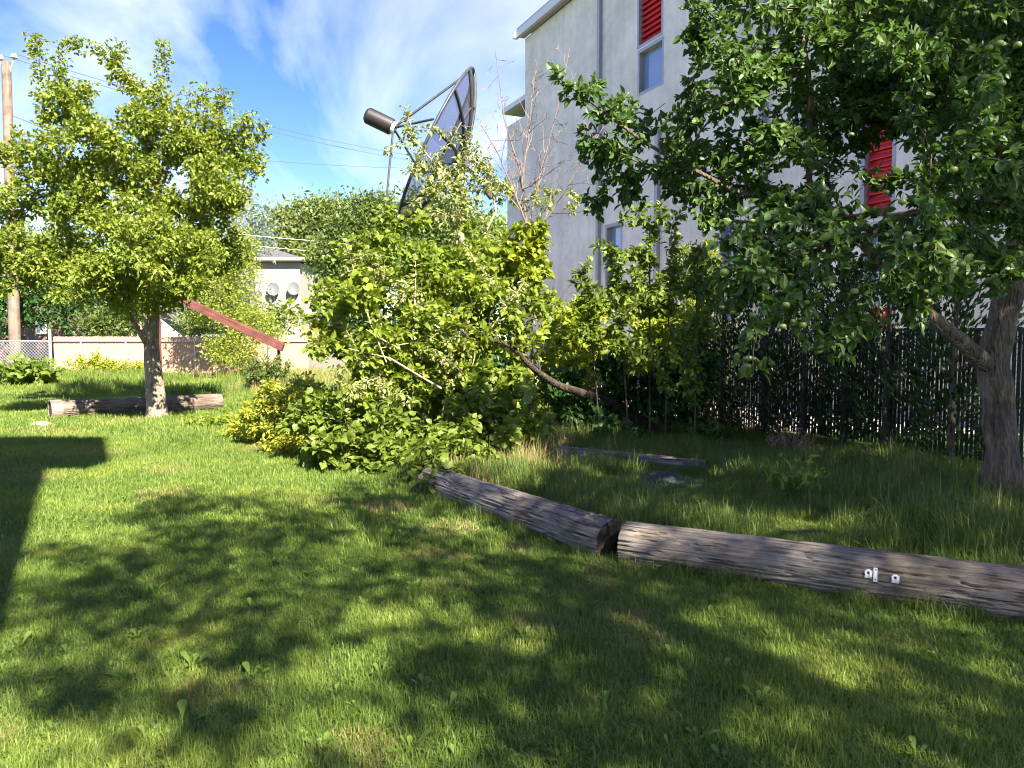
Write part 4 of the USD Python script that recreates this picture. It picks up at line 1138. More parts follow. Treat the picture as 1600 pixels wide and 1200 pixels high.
T = np.eye(4); T[:3, :3] = np.stack([unit(np.cross([0, 1, 0], fd)), np.cross(fd, unit(np.cross([0, 1, 0], fd))), fd], 1); T[:3, 3] = feed_a
fc = obj('feed_canister', can.apply_transform(T), M['dish_plastic'], dish, smooth=40)
obj('feed_collar', trimesh.creation.cylinder(radius=.11, height=.06).apply_transform(T).apply_translation(-fd * .03), M['white_metal'], fc)
for p in (.53, .53 + math.pi / 2, .53 + math.pi, .53 + 1.5 * math.pi):
    q = [(722, 121, 0), (677, 186, -.9), (603, 318, .0), (661, 275, .9)][[.53, .53 + math.pi / 2, .53 + math.pi, .53 + 1.5 * math.pi].index(p)]
    end = at(q[0], q[1], DY + q[2])
    st = feed_a - fd * .02 + unit(end - feed_a) * .05
    obj('feed_strut', tube([st, (st + end) / 2, end], .022, 6), M['dish_metal'], dish, smooth=True)
mt = at(722, 250, DY + .1)
mb = np.array([mt[0], mt[1], float(gz(mt[0], mt[1])) - .1])
obj('mast', tube([mb, mt], .058, 12), M['metal_grey'], dish, smooth=True)
hub = dp(.0, 0, -.05)
obj('mount', cat([bar(mt + (0, 0, -.12), hub, .16, .18), bar(dp(.5, 0, -.06), dp(.5, math.pi, -.06), .07), bar(dp(.5, math.pi / 2, -.06), dp(.5, -math.pi / 2, -.06), .07), box(.26, .26, .3, mt)]), M['dish_metal'], dish)
ac0, ac1 = at(733, 262, DY - .1), at(765, 302, DY - .1)
aa = obj('actuator_arm', tube([ac0, ac1], .026, 8), M['dish_metal'], dish, smooth=True)
motor = trimesh.creation.cylinder(radius=.075, height=.19)
dm = unit(ac1 - ac0)
T = np.eye(4); T[:3, :3] = np.stack([unit(np.cross([0, 1, 0], dm)), np.cross(dm, unit(np.cross([0, 1, 0], dm))), dm], 1); T[:3, 3] = ac1
obj('motor', motor.apply_transform(T), M['pole_wood'], aa, smooth=40)
obj('arm_brace', tube([at(727, 262, DY), at(742, 274, DY)], .02, 6), M['dish_metal'], dish)

# ------------------------------------------------------------------ far left: utility pole, lines, fences, houses
PY = 29.0
pole = thing('utility_pole', 'tall weathered wooden utility pole at the left edge', 'utility pole')
pb, pt = at(24, 560, PY), at(9.5, 97, PY)
pb[2] = float(gz(pb[0], pb[1])) - .2
dvec = pt - pb
Lp = np.linalg.norm(dvec)
v, f = tube(np.stack([np.linspace(0, Lp, 30), 0 * np.linspace(0, 1, 30), 0 * np.linspace(0, 1, 30)], -1), np.linspace(.21, .155, 30), 16)
sh = UsdGeom.Xform(pole)
Mx = np.eye(4); ex = unit(dvec); ey = unit(np.cross([0, 1, 0], ex)); ez = np.cross(ex, ey)
Mx[:3, 0], Mx[:3, 1], Mx[:3, 2], Mx[:3, 3] = ex, ey, ez, pb
sh.ClearXformOpOrder(); sh.AddTransformOp().Set(Gf.Matrix4d(*Mx.T.ravel().tolist()))
inv = np.linalg.inv(Mx)
lw = lambda p: (inv @ np.append(p, 1))[:3]
obj('shaft', (v, f), M['pole_wood'], pole, smooth=40)
ins = []
for (bx, by), (tx, ty) in (((15, 113), (22, 92)), ((5, 112), (1, 94))):
    a, b = at(bx, by, PY), at(tx, ty, PY)
    br = obj('insulator_bracket', tube([lw(a), lw(b)], .035, 6), M['metal_grey'], pole)
    prof = trimesh.creation.revolve([(0, 0), (.05, 0), (.13, .03), (.13, .07), (.07, .09), (.11, .12), (.10, .16), (.04, .2), (0, .2)], sections=14)
    T2 = np.eye(4); T2[:3, :3] = np.linalg.inv(Mx[:3, :3]); T2[:3, 3] = lw(b)
    obj('insulator', prof.apply_transform(T2), M['insulator'], pole, smooth=40)
    ins.append(b + (0, 0, .2))


def line(label, a, b, sag, rad=.012, mat='wire_line'):
    t = np.linspace(0, 1, 28)
    pts = a[None] * (1 - t[:, None]) + b[None] * t[:, None]
    pts[:, 2] -= sag * 4 * t * (1 - t)
    tag(obj('power_line', tube(pts, rad, 5), M[mat], smooth=True), label, 'cable')


far = lambda px, py, y: at(px, py, y)
line('topmost thin power line crossing the sky from the pole', ins[0], far(780, 258, 62), .8)
line('second power line just below the topmost one', ins[1], far(780, 266, 62), .8)
line('third power line, lowest of the upper group', at(14, 210, PY), far(780, 262, 62), .5)
line('upper line of the low group above the far trees', at(18, 180, PY), far(560, 358, 62), .6)
line('middle line of the low group above the far trees', at(18, 200, PY), far(560, 365, 62), .6)
line('lower line of the low group above the far trees', at(18, 222, PY), far(560, 372, 62), .6)
line('pale cable passing in front of the far trees above the cream house', at(20, 318, PY), far(640, 384, 42), .3, .016, 'wire_pale')
line('lower pale cable over the roof of the cream house', at(20, 330, PY), far(640, 402, 42), .3, .014, 'wire_pale')

# chain link fence, left
FY = 27.0
cf = thing('chain_link_fence', 'silver chain link fence in front of the utility pole', 'fence')
zg = lambda x, y: float(gz(x, y))
xa, xb = at(-60, 560, FY)[0], at(79, 560, FY)[0]
zb_ = zg((xa + xb) / 2, FY)
zt = at(40, 533, FY)[2]
H_ = zt - zb_
ws = []
for s in np.arange(xa - H_, xb, .115):
    for sg in (1, -1):
        x0, x1 = (s, s + H_) if sg > 0 else (s + H_, s)
        z0_, z1_ = zb_ + .03, zt
        pa, pb2 = np.array([x0, FY + .006 * sg, z0_]), np.array([x1, FY + .006 * sg, z1_])
        lo, hi = sorted((x0, x1))
        if hi <= xa or lo >= xb:
            continue
        ta = [0, 1]
        dirx = x1 - x0
        for lim in (xa, xb):
            tt = (lim - x0) / dirx
            if 0 < tt < 1:
                if (x0 < xa and lim == xa) or (x0 > xb and lim == xb):
                    ta[0] = max(ta[0], tt)
                else:
                    ta[1] = min(ta[1], tt)
        ws.append(tube([pa + (pb2 - pa) * ta[0], pa + (pb2 - pa) * ta[1]], .0065, 3, caps=False))
tag(obj('chain_wire', join(ws), M['galv'], cf), kind='stuff')
obj('top_rail', tube([(xa, FY, zt), (xb, FY, zt)], .028, 8), M['galv'], cf, smooth=True)
obj('fence_post', tube([(xb, FY, zb_ - .1), (xb, FY, at(79, 515, FY)[2])], .055, 8), M['galv'], cf, smooth=True)
obj('fence_post', tube([((xa + xb) / 2 - .9, FY, zb_ - .1), ((xa + xb) / 2 - .9, FY, zt + .03)], .035, 8), M['galv'], cf, smooth=True)

# tan board fence
TY = 27.4
tf = thing('board_fence', 'long pale tan board fence behind the sunlit lawn', 'fence')
xa, xb = at(84, 550, TY)[0], at(482, 550, TY)[0]
nb = int((xb - xa) / .135)
rng = np.random.default_rng(5)
ztop = at(250, 526, TY)[2]
for k in range(nb):
    x = xa + (k + .5) * (xb - xa) / nb
    z0_ = zg(x, TY) - .05
    zt_ = ztop + rng.uniform(-.006, .006)
    w = (xb - xa) / nb - .005
    pl = Polygon([(-w / 2, z0_), (w / 2, z0_), (w / 2, zt_ - .02), (w / 2 - .02, zt_), (-w / 2 + .02, zt_), (-w / 2, zt_ - .02)])
    m = trimesh.creation.extrude_polygon(pl, .02, engine='earcut')
    m.apply_transform(np.array([[1, 0, 0, x], [0, 0, 1, TY + rng.uniform(0, .006)], [0, 1, 0, 0], [0, 0, 0, 1.0]]))
    m.fix_normals()
    obj('board', m, M['board_tan'], tf)
obj('front_rail', tube([(xa, TY - .05, ztop - .17), (xb, TY - .05, ztop - .17)], .022, 6), M['metal_grey'], tf, smooth=True)
obj('rail', box(xb - xa, .05, .09, ((xa + xb) / 2, TY + .06, ztop - .3)), M['board_tan'], tf)
for px in (128, 198, 306, 420):
    x = at(px, 550, TY)[0]
    obj('fence_post', tube([(x, TY - .06, zg(x, TY) - .1), (x, TY - .06, ztop - .15)], .03, 8), M['metal_grey'], tf, smooth=True)

# orange boards and grey wall at the right end
of = thing('board_fence', 'short orange brown board fence beside the grey retaining wall', 'fence')
oy = 30.0
xo, x1 = at(470, 520, oy)[0], at(540, 520, oy)[0]
for k in range(12):
    x = xo + (k + .5) * (x1 - xo) / 12
    obj('board', box((x1 - xo) / 12 - .012, .02, 1.2, (x, oy, at(500, 512, oy)[2] - .6 + rng.uniform(-.01, .01))), M['board_orange'], of)
obj('rail', box(x1 - xo, .05, .09, ((xo + x1) / 2, oy + .05, at(500, 512, oy)[2] - .25)), M['board_orange'], of)
gw = thing('garden_wall', 'low grey concrete wall behind the dry grass', 'wall')
wy = 28.6
xo, x1 = at(474, 535, wy)[0], at(545, 535, wy)[0]
zt_ = at(500, 531, wy)[2]
obj('wall_body', box(x1 - xo, .2, zt_ + .1, ((xo + x1) / 2, wy, zt_ / 2 - .05)), M['wall_grey'], gw)
obj('coping', box(x1 - xo + .1, .28, .07, ((xo + x1) / 2, wy, zt_ + .036)), M['wall_grey'], gw)

# cream house
hy = 44.0
ch_ = thing('cream_house', 'cream sided house with grey hip roof and two small dishes', 'house')
xl, xr = at(290, 450, hy)[0], at(469, 450, hy)[0]
ez_ = at(440, 410, hy)[2]
obj('wall', box(xr - xl - .1, 7, ez_ + .2, ((xl + xr) / 2, hy + 3.6, ez_ / 2 - .1)), M['siding_cream'], ch_)
nbd = int(ez_ / .17)
for k in range(nbd):
    z = (k + .5) * ez_ / nbd
    b_ = box(xr - xl, .02, ez_ / nbd + .01)
    b_.apply_transform(trimesh.transformations.rotation_matrix(-.09, [1, 0, 0]))
    b_.apply_translation(((xl + xr) / 2, hy + .03, z))
    obj('siding_board', b_, M['siding_cream'], ch_)
ov = .35
rv = np.array([[xl - ov, hy - ov, ez_], [xr + ov, hy - ov, ez_], [xr + ov, hy + 7 + ov, ez_], [xl - ov, hy + 7 + ov, ez_], [xl + 3.2, hy + 3.5, ez_ + 1.25], [xr - 3.4, hy + 3.5, ez_ + 1.25]])
rfm = trimesh.Trimesh(rv, [[0, 1, 5], [0, 5, 4], [1, 2, 5], [2, 3, 4], [2, 4, 5], [3, 0, 4], [0, 2, 1], [0, 3, 2]], process=False)
rfm.apply_translation((0, 0, .2))
rf2 = obj('roof', rfm, M['shingle'], ch_)
obj('gutter', box(xr - xl + 2 * ov + .1, .14, .15, ((xl + xr) / 2, hy - ov - .05, ez_ + .16)), M['white_paint'], rf2)
obj('soffit', box(xr - xl + 2 * ov, .35, .05, ((xl + xr) / 2, hy - ov / 2 + .02, ez_ + .06)), M['stone_pale'], rf2)
for (px, py) in ((427, 453), (459, 452)):
    sd = thing('small_dish', 'small grey satellite dish at left on the cream wall' if px < 440 else 'small grey satellite dish at the corner of the cream wall', 'satellite dish')
    c = at(px, py, hy - .22)
    bowl = trimesh.creation.revolve([(0, 0), (.12, .012), (.24, .05), (.34, .11), (.345, .12), (.33, .12), (.23, .065), (.11, .025), (0, .014)], sections=24)
    bowl.apply_transform(trimesh.transformations.rotation_matrix(math.radians(72), [1, .25, 0]))
    bowl.apply_scale((1, 1, 1.18))
    bowl.apply_translation(c)
    obj('reflector', bowl, M['dish_grey'], sd, smooth=40)
    obj('arm', tube([c + (0, .03, -.3), c + (.05, -.35, -.25)], .022, 6), M['metal_grey'], sd)
    obj('receiver', trimesh.creation.capsule(height=.10, radius=.045).apply_translation(c + (.05, -.36, -.26)), M['metal_grey'], sd, smooth=True)
    obj('bracket', tube([c + (0, .03, -.1), c + (0, .2, -.35), c + (0, .24, -.8)], .03, 6), M['metal_grey'], sd)

# dark roofed garage right of it
gy = 40.0
gg = thing('grey_roof_house', 'low house with dark grey hip roof right of the cream house', 'house')
xl, xr, ez_ = at(478, 480, gy)[0], at(575, 480, gy)[0], at(500, 489, gy)[2]
obj('wall', box(xr - xl - .6, 6, ez_ + .2, ((xl + xr) / 2, gy + 3.3, ez_ / 2 - .1)), M['shingle'], gg)
rv = np.array([[xl, gy, ez_], [xr, gy, ez_], [xr, gy + 7, ez_], [xl, gy + 7, ez_], [xl + 1.6, gy + 3, ez_ + 1.3], [xr - 1.2, gy + 3, ez_ + 1.3]])
rfm = trimesh.Trimesh(rv, [[0, 1, 5], [0, 5, 4], [1, 2, 5], [2, 3, 4], [2, 4, 5], [3, 0, 4], [0, 2, 1], [0, 3, 2]], process=False)
rf3 = obj('roof', rfm.apply_translation((0, 0, .05)), M['shingle'], gg)
obj('gutter', box(xr - xl, .12, .12, ((xl + xr) / 2, gy - .06, ez_ + .05)), M['white_paint'], rf3)
obj('roof_vent', box(.25, .25, .2, (xl + 2.2, gy + 2.2, ez_ + 1.15)), M['metal_grey'], rf3)

# white gabled garage behind the left trunk
wy = 33.0
wg = thing('white_garage', 'white garage gable glimpsed right of the sunlit trunk', 'garage')
xl, xr = at(205, 520, wy)[0], at(292, 520, wy)[0]
zr, ze = at(250, 485, wy)[2], at(290, 510, wy)[2]
xm = (xl + xr) / 2
gp_ = Polygon([(xl, -.2), (xr, -.2), (xr, ze), (xm, zr + .25), (xl, ze)])
m = trimesh.creation.extrude_polygon(gp_, 5, engine='earcut')
m.apply_transform(np.array([[1, 0, 0, 0], [0, 0, 1, wy], [0, 1, 0, 0], [0, 0, 0, 1.0]])); m.fix_normals()
obj('wall', m, M['siding_white'], wg)
for s in (-1, 1):
    e = np.array([xr + .15 if s > 0 else xl - .15, wy + 2.4, ze - .08])
    obj('roof', bar(np.array([xm, wy + 2.4, zr + .33]), e, 5.6, .1), M['shingle'], wg)

# red house at far left
ry = 37.0
rh_ = thing('red_house', 'dark red house with reddish roof seen through the left tree', 'house')
xl, xr = at(-160, 500, ry)[0], at(128, 500, ry)[0]
ez_ = at(60, 432, ry)[2]
obj('wall', box(xr - xl - .6, 7, ez_ + .2, ((xl + xr) / 2, ry + 3.8, ez_ / 2 - .1)), M['brick_red'], rh_)
rv = np.array([[xl, ry, ez_], [xr, ry, ez_], [xr, ry + 7.6, ez_], [xl, ry + 7.6, ez_], [xl + 1, ry + 3.8, ez_ + 1.7], [xr - 1.5, ry + 3.8, ez_ + 1.7]])
obj('roof', trimesh.Trimesh(rv, [[0, 1, 5], [0, 5, 4], [1, 2, 5], [2, 3, 4], [2, 4, 5], [3, 0, 4], [0, 2, 1], [0, 3, 2]], process=False), M['shingle_red'], rh_)
c0, c1 = at(52, 522, ry), at(67, 500, ry)
wf = obj('window_frame', box(c1[0] - c0[0], .1, c1[2] - c0[2], ((c0[0] + c1[0]) / 2, ry + .26, (c0[2] + c1[2]) / 2)), M['white_paint'], rh_)
obj('pane', box((c1[0] - c0[0]) * .4, .04, (c1[2] - c0[2]) * .7, ((c0[0] + c1[0]) / 2 - .1, ry + .2, (c0[2] + c1[2]) / 2)), M['glass'], wf)

# sloping red beam behind the left tree
by_ = 22.6
rb = thing('sloping_beam', 'long sloping reddish brown wooden beam behind the sunlit apple trunk', 'beam')
A_, B_ = at(244, 449, by_ + .5), at(444, 543, by_ - .5)
dd = B_ - A_
Lb = np.linalg.norm(dd)
Mx = np.eye(4); ex = unit(dd); ey = unit(np.cross([0, 0, 1], ex)); ez = np.cross(ex, ey)
Mx[:3, 0], Mx[:3, 1], Mx[:3, 2], Mx[:3, 3] = ex, ey, ez, A_
sh = UsdGeom.Xform(rb); sh.ClearXformOpOrder(); sh.AddTransformOp().Set(Gf.Matrix4d(*Mx.T.ravel().tolist()))
obj('plank', box(Lb, .10, .21, (Lb / 2, -.05, -.01)), M['red_wood'], rb)
obj('side_plank', box(Lb - .05, .05, .13, (Lb / 2 - .02, .022, .05)), M['red_wood'], rb)
inv = np.linalg.inv(Mx); lw = lambda p: (inv @ np.append(p, 1))[:3]
top = at(246, 452, by_ + .5)
obj('support_post', bar(lw(np.array([top[0], top[1], zg(top[0], top[1]) - .1])), lw(top + (0, 0, -.05)), .1), M['red_wood'], rb)
mid = (A_ + B_) / 2 + (B_ - A_) * .455
obj('support_post', bar(lw(np.array([mid[0], mid[1] + .05, zg(mid[0], mid[1]) - .1])), lw(mid + (0, .05, -.08)), .07), M['red_wood'], rb)

# ------------------------------------------------------------------ far and middle vegetation
def far_tree(name, label, blobs, n, size, mat, seed, trunk_px, Yd, group=None, kind='diamond', ratio=.6, shell=.33, trunk_r=.25):
    rng = np.random.default_rng(seed)
    t = thing(name, label, 'tree' if 'shrub' not in name else 'shrub', group=group)
    x = (trunk_px - 800) / FOC * Yd
    b = np.array([x, Yd, float(gz(x, Yd)) - .2])
    cs = np.array([at(q[0], q[1], q[2]) for q in blobs])
    att = sample_blobs(blobs, 140, rng, .3)
    nd, pr, li = grow([[b, b * .5 + cs.mean(0) * .5, cs.mean(0)]], att, max(.35, Yd * .02), rng=rng)
    r = np.minimum(radii(pr, .012 * Yd / 30), trunk_r)
    r[li == 0] = np.maximum(r[li == 0], trunk_r * .6)
    wood(t, nd, pr, r, M['bark_grey'], M['twig_dark'], 9, k_big=8)
    # leaf clumps: centres on the outer part of the blobs, leaves round each
    nc = n // 14
    C = sample_blobs(blobs, nc, rng, shell)
    P = np.repeat(C, 14, 0) + rng.normal(0, 1, (nc * 14, 3)) * size * np.array([1.5, 1.5, 1.0])
    foliage(t, cards(P, rng, size, ratio), kind, mat)


far_tree('elm_tree', 'dense dark green elm behind the roof of the cream house', [(450, 380, 56, 50), (490, 350, 56, 42), (430, 350, 56, 28), (480, 420, 55, 50), (520, 340, 56, 34)], 14000, .34, M['leaf_elm'], 81, 470, 57)
far_tree('elm_tree', 'darker elm with long drooping sprays left of the lime shrub', [(560, 350, 34, 44), (540, 390, 34, 44), (590, 400, 34, 50), (520, 420, 34, 34), (565, 440, 34, 40), (590, 330, 34, 30)], 16000, .2, M['leaf_elm'], 82, 560, 34.5)
far_tree('elm_tree', 'far elm below the bottom edge of the mesh dish', [(650, 350, 50, 50), (700, 360, 50, 50), (620, 380, 50, 50), (740, 370, 50, 40), (680, 410, 50, 60)], 12000, .32, M['leaf_elm'], 83, 670, 51)
far_tree('elm_tree', 'far elm with an orange patch beside the grey building corner', [(760, 365, 60, 30), (800, 380, 60, 40), (740, 400, 60, 40), (790, 420, 60, 50)], 9000, .34, M['leaf_willow'], 84, 770, 61)
far_tree('spruce_tree', 'pale blue grey spruce at the right edge of the left tree', [(392, 345, 40, 26), (400, 365, 40, 22), (380, 330, 40, 18), (405, 385, 40, 16), (385, 375, 40, 22)], 4000, .26, M['leaf_spruce'], 85, 395, 41, kind='needle')
far_tree('orange_tree', 'small tree with orange foliage between the left tree and the spruce', [(368, 308, 42, 10), (372, 318, 42, 8), (356, 322, 42, 7)], 500, .22, M['leaf_orange'], 86, 368, 43)
far_tree('willow_shrub', 'tall feathery yellow green shrub behind the sloping beam', [(362, 385, 25, 38), (372, 425, 25, 36), (330, 430, 25.4, 50), (368, 480, 25, 40), (405, 510, 25, 28), (310, 470, 25.8, 40), (350, 330, 25.4, 26), (430, 525, 25, 14), (300, 400, 25.8, 40), (375, 545, 25, 34), (345, 545, 25.4, 26)], 23000, .10, M['leaf_willow'], 87, 380, 25.4, kind='needle', ratio=1.6, trunk_r=.09)
far_tree('elm_tree', 'dark green tree behind the chain link fence at far left', [(40, 450, 32, 60), (120, 470, 32, 52), (0, 480, 32, 50), (180, 480, 32, 40), (90, 430, 33, 50), (200, 440, 33, 50), (20, 380, 33, 30)], 16000, .2, M['leaf_dark'], 88, 110, 33)
far_tree('green_shrub', 'mid green shrub rising above the tan fence right of the trunk', [(330, 500, 30, 26), (300, 508, 30, 18), (380, 505, 30, 28), (430, 500, 30, 24), (190, 500, 30, 30), (150, 505, 30, 24), (220, 500, 30, 18)], 9000, .15, M['leaf_elm'], 89, 330, 30.5, trunk_r=.08)


def low_plant(name, label, cat_, px, py, rpx, hpx, n, size, mat, seed, kind='diamond', ratio=.6, flowers=0):
    """A low leafy plant standing on the ground seen at (px, py), rpx wide and hpx high in the photograph's pixels."""
    rng = np.random.default_rng(seed)
    b = gp(px, py)
    s = b[1] / FOC
    t = thing(name, label, cat_, b)
    R, H = rpx * s, hpx * s
    stems = []
    for _ in range(max(7, int(rpx / 2.2))):
        a, q = rng.uniform(0, 2 * np.pi), rng.uniform(0, 1) ** .5
        top_ = np.array([math.cos(a) * q * R, math.sin(a) * q * R, H * rng.uniform(.55, 1) * math.sqrt(max(0, 1 - .7 * q * q))])
        stems.append(np.array([top_ * (.45, .45, 0), top_ * (.7, .7, .5), top_]))
    obj('stem', join([tube(q, [.007, .005, .003], 4, caps=False) for q in stems]), M['stem_tan'] if 'dry' in name else M['weed'], t)
    st = np.array(stems)
    k = rng.integers(len(st), size=n)
    u = rng.uniform(.25, 1, n)[:, None]
    P = np.where(u < .5, st[k, 0] + (st[k, 1] - st[k, 0]) * u * 2, st[k, 1] + (st[k, 2] - st[k, 1]) * (u - .5) * 2) + rng.normal(0, size * .8, (n, 3))
    P[:, 2] = np.maximum(P[:, 2], .01)
    foliage(t, cards(P, rng, size, ratio), kind, mat, name='foliage')
    for f_ in range(flowers):
        q = st[rng.integers(len(st)), 2] + rng.normal(0, size, 3)
        pet = []
        for w in range(6):
            a = w / 6 * 2 * np.pi
            pet.append(leaf_mesh(q[None], np.array([[math.cos(a), math.sin(a), .5]]), np.array([[0, 0, 1.0]]), np.array([.06]), np.array([.05]), 'diamond'))
        obj('flower', join(pet), M['petal'], t)


low_plant('leafy_plant', 'big leaved green plant in front of the chain link fence', 'plant', 45, 603, 48, 44, 900, .16, M['leaf_hazel'], 91, 'broad', .9)
low_plant('leafy_plant', 'rounded bright bush in front of the tan fence left of the trunk', 'plant', 148, 585, 38, 36, 1300, .09, M['leaf_bush'], 92, 'oval')
low_plant('leafy_plant', 'lower bush right of the rounded bush by the tan fence', 'plant', 200, 585, 30, 24, 800, .09, M['leaf_bush'], 93, 'oval')
low_plant('leafy_plant', 'small upright plant right of the sunlit trunk at the tan fence', 'plant', 263, 578, 14, 28, 350, .09, M['leaf_hazel'], 94, 'oval')
low_plant('leafy_plant', 'small blue green tuft at the foot of the fence post', 'plant', 92, 588, 16, 18, 320, .10, M['leaf_hazel'], 95, 'oval')
low_plant('leafy_plant', 'pale green lanky weed near the right end of the tan fence', 'plant', 320, 575, 12, 22, 140, .06, M['leaf_willow'], 96, 'oval')
low_plant('flowering_shrub', 'shrub with pink flowers below the low end of the sloping beam', 'shrub', 420, 607, 40, 60, 3800, .075, M['leaf_elm'], 97, 'oval', .55, 22)
low_plant('dry_weed', 'dry brown weeds at the foot of the fence behind the log', 'weed', 1230, 706, 52, 40, 800, .035, M['leaf_dry'], 98, 'diamond', .7)
low_plant('dry_weed', 'second patch of dry brown weeds nearer the apple trunk', 'weed', 1365, 724, 46, 30, 600, .032, M['leaf_dry'], 99, 'diamond', .7)
low_plant('leafy_plant', 'leafy weeds catching light in the rough grass behind the long log', 'plant', 1240, 770, 48, 44, 160, .10, M['weed'], 100, 'oval', .4)
low_plant('leafy_plant', 'low green ground plants beside the half sunken log', 'plant', 960, 694, 60, 30, 700, .07, M['leaf_dark'], 101, 'oval', .8)
low_plant('leafy_plant', 'bright leafy weeds beside the left side of the sunlit trunk', 'plant', 330, 668, 40, 22, 600, .06, M['leaf_bush'], 102, 'oval', .7)
low_plant('leafy_plant', 'shaded leafy weeds at the foot of the fence left of the pale gap', 'plant', 1100, 690, 46, 34, 500, .07, M['leaf_dark'], 103, 'oval', .7)

# ------------------------------------------------------------------ patches and small things on the ground
def patch(name, px, py, rx, ry, mat, seed, h=.05, kind='structure'):
    c = gp(px, py)
    rng = np.random.default_rng(seed)
    nr_, na = 14, 48
    v, f = [], []
    for a in range(nr_ + 1):
        for b in range(na):
            q = a / nr_
            t = b / na * 2 * np.pi
            w = 1 + .28 * math.sin(3 * t + seed) + .15 * math.sin(7 * t + 2 * seed)
            x, y = c[0] + rx * q * w * math.cos(t), c[1] + ry * q * w * math.sin(t)
            v.append([x, y, float(gz(x, y)) + .006 + h * (1 - q * q) * (.6 + .8 * float(meshkit.noise(np.array([x * 9, y * 9, 0.0]), seed))) - .02 * (q == 1)])
    for a in range(nr_):
        for b in range(na):
            p0, p1 = a * na + b, a * na + (b + 1) % na
            f += [[p0, p0 + na, p1 + na], [p0, p1 + na, p1]]
    tag(obj(name, (np.array(v), np.array(f)), mat, smooth=True), kind=kind)


patch('ash_ground', 1045, 755, .55, .75, M['ash'], 3, .05)
patch('bare_soil', 1255, 838, .30, .16, M['soil'], 5, .02)
patch('bare_soil', 1345, 850, .16, .1, M['soil'], 6, .05)
patch('bare_soil', 90, 650, .9, .5, M['soil'], 7, .02)
c = gp(65, 667)
st = trimesh.creation.icosphere(3, 1.0)
v = st.vertices * np.array([.20, .16, .075])
v = v + v * (meshkit.noise(v * 9, 4) - .5)[:, None] * .5
st.vertices = v
st.apply_translation(c + (0, 0, .03))
s_ = tag(obj('flat_stone', st, M['stone_pale'], smooth=40), 'pale flat stone on the shaded grass left of the far log', 'stone')


# ------------------------------------------------------------------ grass
def blade_tile(rng, n, rad, h0, h1, w, lean, seg=2):
    a = rng.uniform(0, 2 * np.pi, n)
    q = rng.uniform(0, 1, n) ** .5 * rad
    base = np.stack([q * np.cos(a), q * np.sin(a), np.full(n, -.008)], -1)
    h = rng.uniform(h0, h1, n) * np.where(rng.uniform(size=n) < .08, 1.4, 1.0)
    t = rng.uniform(0, 2 * np.pi, n)
    ln = np.abs(rng.normal(0, lean, n)) + .08
    dirv = np.stack([np.cos(t), np.sin(t), 0 * t], -1)
    side = np.stack([-np.sin(t + rng.normal(0, .5, n)), np.cos(t), 0 * t], -1)
    ww = w * rng.uniform(.6, 1.3, n)
    m1 = base + dirv * (h * ln * .3)[:, None] + np.array([0, 0, 1]) * (h * .55)[:, None]
    tp = base + dirv * (h * ln)[:, None] + np.array([0, 0, 1]) * (h * np.sqrt(np.maximum(.15, 1 - .5 * ln ** 2)))[:, None]
    s0, s1 = side * (ww / 2)[:, None], side * (ww * .42)[:, None]
    v = np.stack([base - s0, base + s0, m1 - s1, m1 + s1, tp], 1)
    f = np.array([[0, 1, 3], [0, 3, 2], [2, 3, 4]])
    return v.reshape(-1, 3), (f[None] + (np.arange(n) * 5)[:, None, None]).reshape(-1, 3)


def instancer(name, tiles, mat, P, idx, rot, sc, label_kind='stuff', tilt=None):
    path = numbered('/World', name)
    pi = UsdGeom.PointInstancer.Define(stage, path)
    targets = []
    for k, t in enumerate(tiles):
        usdkit.mesh(stage, f'{path}/tuft_{k:03d}', t, mat)
        targets.append(Sdf.Path(f'{path}/tuft_{k:03d}'))
    pi.CreatePrototypesRel().SetTargets(targets)
    pi.CreatePositionsAttr(Vt.Vec3fArray.FromNumpy(P.astype(np.float32)))
    pi.CreateProtoIndicesAttr(Vt.IntArray.FromNumpy(idx.astype(np.int32)))
    h = rot / 2
    pi.CreateOrientationsAttr(Vt.QuathArray([Gf.Quath(float(math.cos(a)), 0, 0, float(math.sin(a))) for a in h]))
    pi.CreateScalesAttr(Vt.Vec3fArray.FromNumpy(sc.astype(np.float32)))
    return tag(pi.GetPrim(), kind=label_kind)


def scatter(rng, y0, y1, spacing, margin=.8, xmax=1e9):
    out = []
    y = y0
    while y < y1:
        hw = .70 * y + margin
        x = np.arange(-hw, min(hw, xmax), spacing)
        out.append(np.stack([x + rng.uniform(-.5, .5, len(x)) * spacing, y + rng.uniform(-.5, .5, len(x)) * spacing], -1))
        y += spacing
    return np.vstack(out)


rng = np.random.default_rng(77)
near = [blade_tile(rng, 620, .17, .024, .062, .0046, .8) for _ in range(6)]
mid = [blade_tile(rng, 420, .30, .035, .085, .0075, .5) for _ in range(5)]
farT = [blade_tile(rng, 520, .60, .05, .12, .015, .45) for _ in range(4)]
PP, II, SS = [], [], []
for (ya, yb, sp, lo, nn) in ((2.0, 6.2, .17, 0, 6), (6.0, 12.5, .29, 6, 5), (12.2, 27, .55, 11, 4)):
    p = scatter(rng, ya, yb, sp)
    fenceside = p[:, 0] < FC - .464 * p[:, 1] - .15
    b = bedside(p[:, 0], p[:, 1])
    ok = fenceside
    p = p[ok]
    PP.append(np.column_stack([p, gz(p[:, 0], p[:, 1])]))
    II.append(lo + rng.integers(nn, size=len(p)))
    patchy = meshkit.noise(np.column_stack([p * .8, 0 * p[:, :1]]), 12)
    s = np.column_stack([np.ones(len(p)), np.ones(len(p)), rng.uniform(.8, 1.2, len(p)) * (.7 + .6 * patchy)])
    SS.append(s)
PP, II, SS = np.vstack(PP), np.concatenate(II), np.vstack(SS)
instancer('lawn_grass', near + mid + farT, M['grass'], PP, II, rng.uniform(0, 2 * np.pi, len(PP)), SS)

